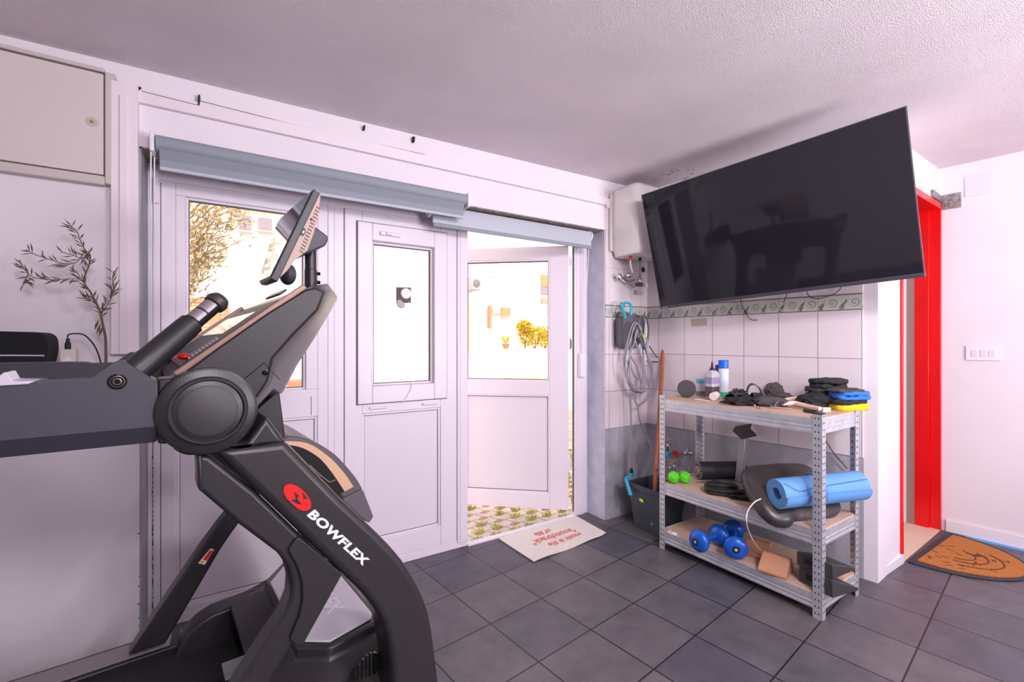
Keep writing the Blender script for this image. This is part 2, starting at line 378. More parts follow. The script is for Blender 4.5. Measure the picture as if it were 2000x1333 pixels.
# skirting
b = wallstrip(FWp+TD*.03-Vector((.014, 0, 0)), TD, 4.0, (.014, 0, 0), 0, .075)
struct('baseboard_right', b, M_white, 'white skirting board along the right wall', 'skirting board', bevel=.003)
b = wallstrip(FWp+TD*.12-Vector((.05, 0, 0)), TD, .62, (.036, .0, 0), 0, .004)
struct('trim_17', b, pm('blue_tape', (96, 160, 216), .6), 'strip of blue masking tape along the skirting', 'trim', smooth=0)
b = B(); b.box(e0.x+.01, 3.1, DY0-.016, DY0+.002, 0, .05)
struct('baseboard_end', b, M_white, 'low white skirting on the wall end beside the shelf', 'skirting board', bevel=.003)

# ---------------------------------------------------------------- red doorway (door_4) and room beyond
M_red = pm('red_gloss_paint', (226, 8, 14), .22, var=.06, vs=5)
g = sgroup('door_4', 'bright red door frame with a white leaf standing open', 'door', (3.48, 1.0, 0))
b = B(); b.box(3.085, 3.108, DY0-.012, DY0+.12, 0, 2.075); obj('jamb', b, M_red, g, bevel=.002)
b = B(); b.box(3.822, 3.852, DY0-.012, DY0+.11, 0, 2.075); b.box(3.80, 3.822, DY0+.04, DY0+.11, 0, 2.05); obj('jamb', b, M_red, g, bevel=.002)
b = B(); b.box(3.108, 3.822, DY0-.012, DY0+.15, 2.035, 2.075); obj('lintel', b, M_red, g, bevel=.002)
b = B(); b.box(3.765, 3.80, DY0+.150, DY0+.85, .01, 2.03); obj('leaf', b, M_pvc, g, bevel=.002)
b = B(); b.box(3.80, 3.852, DY0+.11, DY0+.150, .0, 2.05); obj('hinge_lining', b, pm('brown_edge', (150, 122, 112), .6), g)
b = B(); b.ball(tuple(hit(1801, 941, (1, 0, 0), 3.818)), .012); obj('strike_plate', b, M_chrome, g)
turn(g)
# silver tape above the red frame
b = B(); b.prism([(3.66, DY0-.015, 2.078), (3.85, DY0-.015, 2.078), (3.85, DY0-.015, 2.115), (3.66, DY0-.015, 2.125)], (0, .014, 0)); b.box(3.838, 3.852, DY0-.1, DY0-.013, 2.03, 2.12)
tp_ = struct('trim_18', b, pm('silver_tape', (150, 148, 146), .35, .7, var=.5, vs=60), 'torn silver tape over the red frame corner', 'trim', smooth=0)
turn(tp_); tp_ = struct('trim_19', B().box(3.108, 3.822, DY0-.01, DY0+.3, -.02, .006), pm('beige_threshold', (226, 196, 176), .5, var=.05), 'beige threshold tile in the red doorway', 'trim', smooth=0)
turn(tp_)
M_bt = brickmat('washroom_tiles', (176, 160, 158), (182, 166, 162), (90, 70, 66), .3, .30, .003, loc=(0, 0, 0), plane='XZ', rough=.3)
struct('wall_washroom', B().box(2.9, 5.0, 2.5, 2.56, 0, 2.4), M_bt, 'greyish tiled wall of the room beyond the red door', 'wall', smooth=0)
struct('wall_washroom_side', B().box(4.7, 4.8, 1.1, 2.5, 0, 2.4), M_bt, 'tiled side wall of the room beyond', 'wall', smooth=0)
lamp('washroom_lamp', 'AREA', (3.7, 1.8, 2.2), 6, (1, .93, .9), .4, target=(3.7, 1.8, 0))

# ---------------------------------------------------------------- door unit
def bars(x0, x1, z0, z1, wl, wr, wb, wt, y0, y1):
    b = B(); b.box(x0, x0+wl, y0, y1, z0, z1); b.box(x1-wr, x1, y0, y1, z0, z1); b.box(x0+wl, x1-wr, y0, y1, z0, z0+wb); b.box(x0+wl, x1-wr, y0, y1, z1-wt, z1); return b
M_gasket = pm('grey_gasket', (96, 90, 96), .7)
b = B(); b.box(LX0+.006, -.244, YF, YF+.07, 0, LZ-.006); b.box(.44, .516, YF+.002, YF+.07, .045, 1.90); b.box(1.142, 1.208, YF-.012, YF+.07, .03, 1.90); b.box(2.030, 2.116, YF, YF+.028, 0, 1.90)
b.box(-.244, 2.12, YF, YF+.07, 1.872, LZ-.006); b.box(-.244, 1.208, YF-.006, YF+.07, 0, .045); b.box(1.208, 2.03, YF-.018, YF+.022, -.05, .010)
b.box(2.116, 2.153, YF+.01, YF+.03, 0, LZ-.006)
struct('trim_20', b, M_pvc, 'white plastic outer frame and posts of the door unit', 'door frame', bevel=.003)
b = B(); b.box(1.158, 1.192, YF-.015, YF-.0121, .05, 1.86); b.box(2.045, 2.062, YF-.003, YF+.001, .04, 1.84); b.box(.47, .486, YF-.001, YF+.003, .05, 1.86)
struct('trim_21', b, M_pvc, 'raised cover strips on the white door posts', 'trim', bevel=.001)
b = B(); b.box(2.0265, 2.0305, YF+.008, YF+.020, .03, 1.87); struct('trim_22', b, M_gasket, 'dark rubber seal on the right door jamb', 'trim', smooth=0)
def sash(name, label, x0, x1, z0, z1, gx0, gx1, gz0, gz1, px0, px1, pz0, pz1, extra=None):
    g = sgroup(name, label, 'door', ((x0+x1)/2, YF, z0))
    b = B(); y0, y1 = YF-.006, YF+.05
    b.box(x0, min(gx0, px0), y0, y1, z0, z1); b.box(max(gx1, px1), x1, y0, y1, z0, z1)
    a, c = min(gx0, px0), max(gx1, px1)
    b.box(a, c, y0, y1, z0, pz0); b.box(a, c, y0, y1, pz1, gz0); b.box(a, c, y0, y1, gz1, z1)
    for p, q, r, s_ in ((a, gx0, gz0, gz1), (gx1, c, gz0, gz1), (a, px0, pz0, pz1), (px1, c, pz0, pz1)):
        if q-p > .001: b.box(p, q, y0, y1, r, s_)
    obj('sash_frame', b, M_pvc, g, bevel=.003)
    for q in ((gx0, gx1, gz0, gz1), (px0, px1, pz0, pz1)):
        pass
    b = bars(gx0-.001, gx1+.001, gz0-.001, gz1+.001, .012, .012, .012, .012, YF+.006, YF+.04); obj('glazing_bead', b, M_pvc, g, bevel=.004)
    b = bars(gx0+.010, gx1-.010, gz0+.010, gz1-.010, .004, .004, .004, .004, YF+.010, YF+.03); obj('glass_seal', b, M_gasket, g)
    obj('glass_pane', B().box(gx0+.01, gx1-.01, YF+.018, YF+.024, gz0+.01, gz1-.01), M_glass, g, smooth=0)
    b = bars(px0-.001, px1+.001, pz0-.001, pz1+.001, .014, .014, .014, .014, YF+.001, YF+.03); obj('panel_bead', b, M_pvc, g, bevel=.004)
    b = bars(px0+.012, px1-.012, pz0+.012, pz1-.012, .003, .003, .003, .003, YF+.007, YF+.02); obj('panel_seal', b, M_gasket, g)
    obj('panel', B().box(px0+.01, px1-.01, YF+.010, YF+.03, pz0+.01, pz1-.01), M_pvcp, g, smooth=0)
    return g
g = sash('door_1', 'left white plastic door behind the treadmill, tall pane over panel', -.244, .438, .045, 1.872, -.135, .338, .965, 1.818, -.169, .391, .068, .832)
b = B(); b.box(-.243, -.222, YF-.022, YF-.007, 1.77, 1.88); obj('hinge', b, M_pvc, g, bevel=.004)
b = B(); b.box(-.2195, -.2165, YF-.0065, YF-.004, .05, 1.86); b.box(.36, .363, YF-.0065, YF-.005, .84, .93); obj('sash_joint', b, M_gasket, g)
g = sash('door_2', 'middle white plastic door with a small framed window and panel below', .518, 1.140, .045, 1.872, .655, .994, .965, 1.72, .605, 1.04, .155, .825)
b = bars(.579, 1.072, .876, 1.812, .074, .076, .089, .09, YF-.022, YF+.008); obj('casement_frame', b, M_pvc, g, bevel=.004)
b = bars(.575, 1.076, .872, 1.816, .005, .005, .004, .004, YF-.012, YF-.004); obj('casement_seal', b, M_gasket, g)
b = B(); b.box(.690, .80, YF-.036, YF-.021, 1.752, 1.772); b.box(.72, .75, YF-.045, YF-.030, 1.755, 1.769); obj('casement_latch', b, M_white, g, bevel=.004)
for xx in (.64, .93):
    b = B(); b.box(xx, xx+.09, YF-.018, YF-.006, .845, .858); obj('vent_cap', b, M_pvc, g, bevel=.003)
# open leaf (door_3)
hd = Vector((-.752, .659, 0)); hn = Vector((-.659, -.752, 0)); hp = Vector((2.012, 2.436, 0))
g = sgroup('door_3', 'white plastic door leaf standing open to the yard', 'door', tuple(hp))
def leafbox(b, s0, s1, o0, o1, z0, z1):
    c = hp+hd*((s0+s1)/2)+hn*((o0+o1)/2)+Vector((0, 0, (z0+z1)/2)); return b.obox(c, hd*(s1-s0)/2, hn*(o1-o0)/2, Vector((0, 0, (z1-z0)/2)))
b = B(); leafbox(b, 0, .127, -.055, 0, .03, 1.86); leafbox(b, .735, .86, -.055, 0, .03, 1.86)
for z0, z1 in ((.03, .136), (.823, .917), (1.772, 1.86)): leafbox(b, .127, .735, -.055, 0, z0, z1)
obj('leaf_frame', b, M_pvc, g, bevel=.003)
for z0, z1, nm in ((.136, .823, 'panel_bead'), (.917, 1.772, 'glazing_bead')):
    b = B(); leafbox(b, .126, .14, -.04, -.004, z0, z1); leafbox(b, .722, .736, -.04, -.004, z0, z1); leafbox(b, .14, .722, -.04, -.004, z0-.001, z0+.012); leafbox(b, .14, .722, -.04, -.004, z1-.012, z1+.001); obj(nm, b, M_pvc, g, bevel=.003)
    b = B(); leafbox(b, .139, .143, -.04, -.012, z0+.01, z1-.01); leafbox(b, .719, .723, -.04, -.012, z0+.01, z1-.01); leafbox(b, .14, .722, -.04, -.012, z0+.011, z0+.015); leafbox(b, .14, .722, -.04, -.012, z1-.016, z1-.012); obj('seal', b, M_gasket, g)
b = B(); leafbox(b, .13, .733, -.03, -.018, .14, .82); obj('panel', b, M_pvcp, g, smooth=0)
b = B(); leafbox(b, .13, .733, -.028, -.022, .92, 1.77); obj('glass_pane', b, M_glass, g, smooth=0)
for z in (1.75, 1.18, .35):
    b = B(); b.lathe((2.020, 2.428, z-.04), (0, 0, 1), [(.008, 0), (.008, .08)], 12); b.box(2.0205, 2.031, 2.42, 2.432, z-.03, z+.03); obj('hinge', b, M_chrome if z == 1.18 else M_white, g)
# left wall hatch
g = sgroup('door_5', 'beige painted hatch door high on the left wall', 'hatch', (-.5, YB, 1.8))
b = B(); b.box(-1.2, -.368, YB-.028, YB, 1.808, 2.176); obj('hatch_leaf', b, pm('beige_hatch', (216, 204, 204), .55, var=.02, vs=6), g, bevel=.002)
b = B(); b.box(-.364, -.334, YB-.034, YB, 1.775, 2.185); b.box(-1.2, -.364, YB-.034, YB, 1.770, 1.802); b.box(-1.2, -.364, YB-.034, YB, 2.182, 2.196); obj('hatch_frame', b, pm('beige_frame', (206, 194, 190), .55), g, bevel=.004)
p = YP(180, 238, YB-.0285)
b = B(); b.lathe(p, (0, -1, 0), [(.017, 0), (.017, .0012), (.0165, .0016)], 28); o = obj('lock_rosette', b, pm('worn_paint', (200, 184, 176), .6), g)
b = B(); b.lathe(p+Vector((0, -.0015, 0)), (0, -1, 0), [(.006, 0), (.006, .003), (.003, .006)], 14); obj('lock_core', b, pm('rusty_brass', (184, 146, 116), .5), g)
# ================================================================= OBJECTS
# ---------------------------------------------------------------- treadmill
VN, VF = 1.0, 1.84; VC = (VN+VF)/2
TR = thing('treadmill', 'large black folding treadmill with raised console and screen in the left foreground', 'treadmill', tuple(L(.0, VC, 0)))
M_tarm = pm('treadmill_arm_plastic', (58, 56, 68), .48, bump=.06, bs=500)
M_tup = pm('treadmill_upright_paint', (44, 41, 44), .34, bump=.05, bs=600)
M_ttrim = pm('treadmill_trim_dark', (40, 39, 43), .35)
M_tan = pm('treadmill_bezel_warm', (150, 122, 108), .35)
def slabT(poly, side, d0, d1, name, mat, bevel=.006, r=0, parent=TR, sg=3, px=True, smooth=30):
    """outline traced on the near face plane; side 0 near, 1 far; d0..d1 depth inwards from the outer face"""
    if px: poly = [TP(x, y, VN+d0) for x, y in (fil(poly, r) if r else poly)]
    elif r: poly = fil(poly, r)
    va, vb = (VN+d0, VN+d1) if side == 0 else (VF-d0, VF-d1)
    b = B().prism([tuple(L(u, va, w)) for u, w in poly], V*(vb-va))
    return obj(name, b, mat, parent, bevel=bevel, seg=sg, smooth=smooth)
# uprights with the curved foot, and their rear braces
upr = [(417, 880), (559, 862), (665, 973), (761, 1066), (807, 1126), (839, 1198), (853, 1286), (862, 1360)]
upl = [(768, 1360), (765, 1300), (756, 1246), (742, 1207), (715, 1169), (669, 1123), (555, 1013)]
def uz(poly): return [TP(x, y, VN) for x, y in poly]
U_out = [(u, w_) for u, w_ in uz(upr)] + [(.59, .20), (.60, .02), (.46, .02), (.455, .20)] + uz(upl)
UPO = []
for side in (0, 1):
    poly = [tuple(p) for p in U_out]
    sm = cr([(u, w_, 0) for u, w_ in uz(upr)[2:]], 4); inn = cr([(u, w_, 0) for u, w_ in uz(upl)], 4)
    poly = uz(upr)[:2]+[(p.x, p.y) for p in sm]+[(.595, .20), (.60, .02), (.46, .02), (.452, .20)]+[(p.x, p.y) for p in inn]
    UPO.append(slabT(poly, side, 0, .095, 'upright', M_tup, .016, px=False, sg=4))
    st = [(388, 893), (386, 960), (396, 967), (470, 1030), (545, 1086), (564, 1112), (572, 1143), (570, 1175), (556, 1212), (520, 1266), (470, 1345)]
    sr = [(528, 1345), (560, 1290), (600, 1225), (640, 1150), (600, 1062), (500, 965), (408, 893)]
    stz = uz(st)+[(-.045, .26), (.045, .26)]+uz(sr)
    slabT(stz, side, .012, .070, 'rear_brace', M_tup, .008, px=False)
    cov = [(576, 1056), (584, 1050), (669, 1122), (600, 1246), (592, 1262), (580, 1262), (566, 1250), (585, 1205), (592, 1170), (590, 1135), (580, 1105), (563, 1076)]
    slabT(cov, side, .004, .03, 'brace_cover', M_tup, .003, r=6)
    slabT([(384, 892), (394, 886), (398, 960), (388, 960)], side, .010, .072, 'brace_end_cap', M_ttrim, .004)
# arms (handrails) with hump and grip
arm = [(0, 745), (70, 745), (80, 749), (172, 744), (222, 709), (232, 706), (244, 707), (300, 742), (308, 745), (308, 868), (0, 900)]
for side in (0, 1):
    z = uz(arm); poly = [(-.62, z[0][1]+.004)]+z[:-1]+[z[-1], (-.62, z[-1][1]+.006)]
    b = B(); va, vb = (VN, VN+.085) if side == 0 else (VF, VF-.085)
    poly = fil(poly, .006)
    low = 1.052
    rings = []
    def sec(vv, k, kk=0): return [tuple(L(u, vv, max(w_, low+ (1.022-low)*(1-k)) if w_ < low else w_)) for u, w_ in poly]
    sgn = 1 if side == 0 else -1
    b.loft([[tuple(L(u, va+sgn*.004*0, w_ if w_ > low else low)) for u, w_ in poly], [tuple(L(u, va+sgn*.022, w_)) for u, w_ in poly], [tuple(L(u, vb, w_)) for u, w_ in poly]])
    obj('handrail', b, M_tarm, TR, bevel=.004, seg=2)
    if side == 0:
        z = uz([(-90, 762), (-60, 742), (0, 736), (8, 729), (14, 729), (24, 745), (33, 746), (70, 746), (55, 752), (0, 755), (-90, 764)])
        z = [(u, w_+.001) for u, w_ in z]
        b = B().prism([tuple(L(u, VN-.004, w_)) for u, w_ in z], V*.06); obj('grip_plate', b, pm('silver_plastic', (206, 202, 216), .35, .3), TR, bevel=.002)
    c = uz([(229, 746)])[0]; p = L(c[0], VN if side == 0 else VF, c[1]); ax = -V if side == 0 else V
    o = obj('arm_bolt', B().lathe(p, ax, [(.0125, -.004), (.0125, .001), (.009, .0015), (.009, -.003), (.0085, -.001), (.0045, .0012), (.0030, -.001), (.001, -.001)], 20), pm('bolt_steel', (150, 140, 130), .3, .8), TR)
    obj('washer', B().lathe(p, ax, [(.013, 0), (.013, .0012), (.0095, .0016), (.0095, .0004)], 20), M_gloss, o)
    # grip tube leaning inwards
    sgn = 1 if side == 0 else -1; v0 = VN if side == 0 else VF
    bu, bw = TP(268, 722, VN+.055); tu, tw_ = TP(424, 590, VN+.12)
    if side: tu, tw_ = bu+(tu-bu)*.80, bw+(tw_-bw)*.62
    p0 = L(bu, v0+sgn*.045, bw); p1 = L(tu, v0+sgn*.11, tw_); d = (p1-p0)
    obj('grip_tube', B().tube([p0-d*.08, p0, p0+d*.25, p0+d*.55, p0+d*.64, p0+d*.655], [.019, .0225, .0228, .0225, .022, .018], 24), pm('rubber_grip', (38, 37, 42), .42), TR)
    obj('grip_core', B().tube([p0+d*.64, p0+d*.99], .0165, 24), M_dark, TR)
    # pulse plates: two half shells on the upper side
    ax = d.normalized(); up = (Vector((0, 0, 1))-ax*ax.z).normalized(); sd = ax.cross(up)
    for t0, t1 in ((.67, .78), (.80, .92)):
        rings = []
        for t in (t0, t1):
            c_ = p0+d*t
            rings.append([c_+(up*math.cos(a)+sd*math.sin(a)*1)*.0178 for a in [(-1.1+2.6*i/12) if side == 0 else (-1.5+2.6*i/12) for i in range(13)]]+[c_+(up*math.cos(a)+sd*math.sin(a))*.0158 for a in [(1.5-2.6*i/12) if side == 0 else (1.1-2.6*i/12) for i in range(13)]])
        obj('pulse_plate', B().loft(rings), pm('brushed_steel', (150, 144, 150), .4, .5), TR)
    obj('grip_cap', B().tube([p0+d*.93, p0+d*.94, p0+d*1.0, p0+d*1.05, p0+d*1.075], [.017, .0205, .0215, .0165, .006], 24), pm('grip_cap_plastic', (58, 52, 55), .4), TR)
# console body: lofted across the machine, bowed forward in the middle
def cons(v, A_pts): return [tuple(L(u, v, w_)) for u, w_ in A_pts]
endp = [TP(x, y, VN) for x, y in [(332, 752), (350, 735), (430, 676), (520, 613), (596, 566), (616, 562), (633, 572), (620, 606), (572, 655), (532, 700), (522, 745), (440, 872), (370, 860)]]
midp = [TP(x, y, VC) for x, y in [(322, 745), (345, 728), (432, 668), (524, 606), (600, 562), (630, 557), (650, 588), (632, 618), (606, 664), (574, 715), (545, 768), (440, 760), (340, 765)]]
# ease between the end and middle outlines
tt = [(0, 0), (.022, .10), (.09, .30), (.2, .62), (.32, .88), (.42, 1)]
rings = []
for dv, k in tt: rings.append([tuple(L(a[0]*(1-k)+m_[0]*k, VN+dv, a[1]*(1-k)+m_[1]*k)) for a, m_ in zip(endp, midp)])
for dv, k in tt[::-1][1:]: rings.append([tuple(L(a[0]*(1-k)+m_[0]*k, VF-dv, a[1]*(1-k)+m_[1]*k)) for a, m_ in zip(endp, midp)])
CON = obj('console', B().loft(rings), M_dark, TR, bevel=.004, smooth=38)
# top tray of the console: glossy recessed panel, keys, trim lines
pa, pb = Vector(TP(352, 733, VN)), Vector(TP(600, 563, VN))
ud = (pb-pa); tn = Vector((-ud.y, ud.x)).normalized()
def CT(s, v, h):   # on the sloping top: s 0..1 up the slope, v across, h above
    q = pa+ud*s; k = min(1, max(0, min(v-VN, VF-v)/.42)); q = q+ud.normalized()*.10*k*s
    return L(q.x+tn.x*h, v, q.y+tn.y*h)
def ctq(s0, s1, v0, v1, h0, h1): return [tuple(CT(s, v, h)) for h in (h0, h1) for s, v in ((s0, v0), (s1, v0), (s1, v1), (s0, v1))]
obj('control_panel', B().hexa(ctq(.03, .80, VN+.10, VF-.10, -.003, .006)), pm('panel_satin', (24, 24, 28), .45), CON, bevel=.002)
obj('display_glass', B().hexa(ctq(.36, .62, VN+.18, VF-.18, .004, .0075)), M_gloss, CON)
for a_, c_ in ((VN+.012, VN+.022), (VF-.022, VF-.012)): obj('edge_trim', B().hexa(ctq(-.02, 1.0, a_, c_, -.002, .010)), pm('warm_trim', (150, 120, 108), .3, .4), CON, bevel=.002)
rim = [TP(x, y, VF-.05) for x, y in [(309, 719), (400, 661), (453, 628), (509, 597), (525, 603), (592, 570), (560, 600), (400, 700), (330, 745)]]
obj('console_rim', B().prism([tuple(L(u, VF-.05, z)) for u, z in rim], V*.03), M_dark, CON, bevel=.002)
b = B()
for i in range(9): b.hexa(ctq(.10+.025*i, .118+.025*i, VN+.13, VN+.19, .005, .009))
obj('button_row', b, pm('button_grey', (150, 146, 146), .4), CON)
obj('safety_key', B().ball(tuple(CT(.09, VN+.16, .014)), (.012, .009, .007)), pm('key_red', (226, 20, 20), .4), CON)
obj('stop_key', B().hexa(ctq(.045, .075, VC-.05, VC+.05, .005, .010)), MATS['key_red'], CON)
b = B().hexa(ctq(.84, .90, VC-.09, VC+.09, -.002, .004)); obj('air_vent', b, M_black, CON)
def endface(l, v): return [L(*((lambda t: (t[0], v, t[1]))(TP(x, y, v)))) for x, y in l]
obj('cover_seam', B().tube(endface([(462, 753), (516, 709), (546, 742)], VN-.0004), .0008, 5), M_gloss, CON)
# pivot disc on each side
for side in (0, 1):
    c = TP(407, 802, VN); v0 = VN if side == 0 else VF; ax = -V if side == 0 else V; p = L(c[0], v0, c[1]); k = depth(L(c[0], VN, c[1]))/FPX
    R = 86*k
    b = B(); b.lathe(p-ax*.10, ax, [(R*.98, 0), (R, .01), (R, .095), (R*.975, .104), (R*.9, .107)], 64); h = obj('pivot_housing', b, M_dark, TR)
    obj('pivot_ring', B().lathe(p, ax, [(67*k, -.004), (67*k, .008), (63*k, .012), (60*k, .012), (57*k, .006), (56*k, -.001)], 64), pm('ring_gloss', (44, 42, 48), .28), h)
    obj('ring_inner', B().lathe(p, ax, [(57*k, -.004), (57*k, .005), (50*k, .002), (48*k, .007), (47*k, .007)], 64), pm('ring_satin', (128, 124, 134), .25, .6), h)
    obj('pivot_disc', B().lathe(p, ax, [(49*k, -.004), (49*k, .0075), (46*k, .009), (.0005, .009)], 64), pm('disc_grey', (54, 51, 56), .5), h)
# neck block joining arm, pivot and upright
for side in (0, 1):
    slabT([(308, 742), (360, 738), (360, 868), (308, 868)], side, .004, .09, 'arm_joint', M_dark, .004)
    slabT([(330, 850), (480, 868), (520, 812), (562, 868), (420, 890), (360, 892), (340, 880)], side, .006, .085, 'upright_collar', M_dark, .01)
    slabT([(330, 868), (352, 860), (382, 884), (374, 890), (356, 886)], side, .02, .06, 'lower_boss', M_black, .006)
    c = TP(516, 728, VN); v0 = VN if side == 0 else VF; ax = -V if side == 0 else V; c2 = TP(518, 728, VN)
    obj('side_screw', B().lathe(L(c2[0], v0, c2[1])+ax*.001, ax, [(.0055, -.006), (.0055, .0015), (.004, .002), (.0025, .0), (.0005, 0)], 16), M_gloss, TR)
# motor hood
lid = [(.295, 1.21), (.353, 1.161), (.470, 1.188), (.480, 1.21), (.480, 1.61), (.470, 1.645), (.365, 1.665), (.295, 1.56)]
mid_ = [(.285, 1.195), (.349, 1.146), (.485, 1.172), (.497, 1.20), (.497, 1.63), (.485, 1.67), (.36, 1.69), (.285, 1.59)]
bot = [(.10, 1.13), (.33, 1.05), (.55, 1.07), (.60, 1.22), (.60, 1.62), (.55, 1.77), (.36, 1.79), (.10, 1.71)]
ZL = .45
def rear(pts, u0): return [(max(u, u0), v) for u, v in pts]
b = B().loft([[tuple(L(u, v, .08)) for u, v in rear(bot, .33)], [tuple(L(u, v, .30)) for u, v in rear(bot, .33)], [tuple(L(u if u > .2 else .21, v, .335)) for u, v in bot], [tuple(L(u if u > .2 else .205, v, .35)) for u, v in bot], [tuple(L(u, v, .42)) for u, v in mid_], [tuple(L(u, v, ZL)) for u, v in mid_]])
HD = obj('motor_hood', b, pm('hood_plastic', (50, 47, 50), .36, bump=.05, bs=500), TR, bevel=.012, smooth=40, seg=3)
b = B().prism([tuple(L(u, v, ZL)) for u, v in lid], (0, 0, .006)); obj('hood_lid', b, pm('lid_pale_reflection', (212, 206, 220), .16), HD, bevel=.004)  # pale colour holds the light reflected by the glossy hood top
textmesh('BOWFLEX', .062, pm('lid_lettering', (236, 234, 242), .4), 'hood_lettering', HD, lambda x, y, h: L(.385+y, VC-x, ZL+.0065+h), bold=.002, align='CENTER', th=.0006)
# arched belt guard at the user side of the hood
def archpts(r, n=10): return [(.14-(.20)*math.cos(a)*r*1.0, .235+.145*math.sin(a)*r) for a in [PI*.5*i/n for i in range(n+1)]]
for v0, v1 in ((1.72, 1.80), (1.04, 1.12)):
    pts = [(.060, .222), (.078, .255), (.096, .290), (.128, .316), (.165, .330), (.228, .335), (.274, .340), (.329, .357), (.362, .372), (.393, .395), (.42, .395), (.42, .20), (.06, .20)]
    obj('hood_cheek', B().prism([tuple(L(u, v0, z)) for u, z in pts], V*(v1-v0)), MATS['hood_plastic'], HD, bevel=.008, seg=3)
for (uu, vv, zz, ua, za, n_) in ((.62, 1.12, .20, .0, .0, 1),):
    pass
def louvre(P, a, c_, n, mat, par):   # slanted fins set in a patch
    b = B()
    for i in range(n):
        t = (i+.5)/n; h = .25+.75*math.sin(PI*min(1, t*1.15)*.9)
        b.obox(P+a*(t-.5)+c_*(h-1)*.25, a*(.28/n), c_*.5*h, a.cross(c_).normalized()*.004)
    return obj('vent_louvre', b, mat, par)
def onface(px, py, v): u, z = TP(px, py, v); return L(u, v, z)
louvre(onface(724, 1298, 1.068), U*.085+Vector((0, 0, 0)), Vector((0, 0, .055)), 9, M_gloss, HD)
q = L(.17, 1.25, .335); louvre(q, V*-.08, (U*.08+Vector((0, 0, .10))), 8, M_gloss, HD)
# deck, belt and foot rails
for v0, v1 in ((VC-.45, VC-.34), (VC+.34, VC+.45)):
    rl = obj('foot_rail', B().prism([tuple(L(u, v0, z)) for u, z in ((-1.35, .07), (.095, .07), (.095, .235), (.085, .25), (-1.35, .25))], V*(v1-v0)), M_ttrim, TR, bevel=.004)
    obj('rail_tread', B().prism([tuple(L(u, v0+.012, .2505)) for u in (-1.34, .055)]+[tuple(L(u, v1-.016, .2505)) for u in (.065, -1.34)], (0, 0, .003)), pm('rail_silver', (150, 141, 148), .5, .15, bump=.2, bs=200), rl, bevel=.001)
obj('running_belt', B().prism([tuple(L(u, VC-.34, z)) for u, z in ((-1.30, .20), (-1.27, .17), (.22, .17), (.25, .20), (.22, .232), (-1.27, .232))], V*.68), pm('belt_rubber', (38, 37, 44), .72, bump=.5, bs=250), TR)
obj('deck_frame', B().prism([tuple(L(u, VC-.33, z)) for u, z in ((-1.28, .05), (.30, .05), (.30, .165), (-1.28, .165))], V*.66), M_black, TR)
obj('rear_roller_cap', B().prism([tuple(L(u, VC-.45, z)) for u, z in ((-1.42, .05), (-1.35, .05), (-1.35, .25), (-1.42, .21))], V*.90), M_black, TR, bevel=.008)
obj('base_frame', B().prism([tuple(L(u, VN+.02, z)) for u, z in ((.30, .0), (.58, .0), (.58, .09), (.30, .09))], V*.80), M_black, TR, bevel=.008)
obj('deck_slot_plate', B().obox(tuple(onface(466, 1302, 1.22)), U*.03, V*.03, (0, 0, .003)), pm('worn_sticker', (120, 128, 128), .5), TR)
# front cross shroud between the uprights
VS = 1.30
def TPp(l, v): return [TP(x, y, v) for x, y in l]
oc = [(548, 860)]+[(p.x, p.y) for p in cr([(562, 852, 0), (600, 858, 0), (650, 885, 0), (690, 927, 0), (707, 953, 0)], 5)]+[(727, 1008), (726, 1016), (716, 1021), (690, 1005), (668, 975), (640, 930)]
b = B().prism([tuple(L(u, VS, z)) for u, z in TPp(oc, VS)], V*.34)
obj_sh = None
SH_ = obj('cross_shroud', b, pm('shroud_plastic', (84, 78, 84), .42), TR, bevel=.006)
ic = [(p.x, p.y) for p in cr([(556, 862, 0), (600, 866, 0), (640, 891, 0), (670, 922, 0), (690, 951, 0)], 5)]+[(673, 960), (655, 967)]
obj('shroud_lit_face', B().prism([tuple(L(u, VS-.003, z)) for u, z in TPp(ic, VS)], V*.006), pm('shroud_warm_reflection', (206, 164, 136), .45), SH_)  # warm outdoor reflection on the inner face, painted as tan colour
ic = [(p.x, p.y) for p in cr([(556, 868, 0), (590, 875, 0), (622, 894, 0), (645, 920, 0), (663, 946, 0), (672, 960, 0)], 5)]+[(655, 967)]
obj('shroud_hollow_shade', B().prism([tuple(L(u, VS-.005, z)) for u, z in TPp(ic, VS)], V*.006), pm('hollow_shade_dark', (14, 12, 13), .8), SH_)  # flat dark panel paints the shade inside the hollow shroud
ic = [(600, 905), (620, 925), (641, 942), (652, 938), (640, 947), (626, 942)]
obj('shroud_wire', B().tube([L(*((lambda t: (t[0], VS-.008, t[1]))(TP(x, y, VS)))) for x, y in ((603, 908), (622, 926), (641, 941), (653, 937))], .002, 6), MATS['warm_trim'], SH_)
obj('shroud_end', B().prism([tuple(L(u, VS-.010, z)) for u, z in TPp(fil([(666, 974), (706, 955), (727, 1008), (718, 1021), (700, 1006)], 4), VS)], V*.02), pm('shroud_end_grey', (92, 84, 92), .4), SH_, bevel=.003)
oc = [(540, 765), (546, 765), (557, 850), (552, 862), (520, 850), (500, 800)]
obj('console_stem', B().prism([tuple(L(u, 1.26, z)) for u, z in TPp(oc, 1.26)], V*.30), M_dark, TR, bevel=.01)
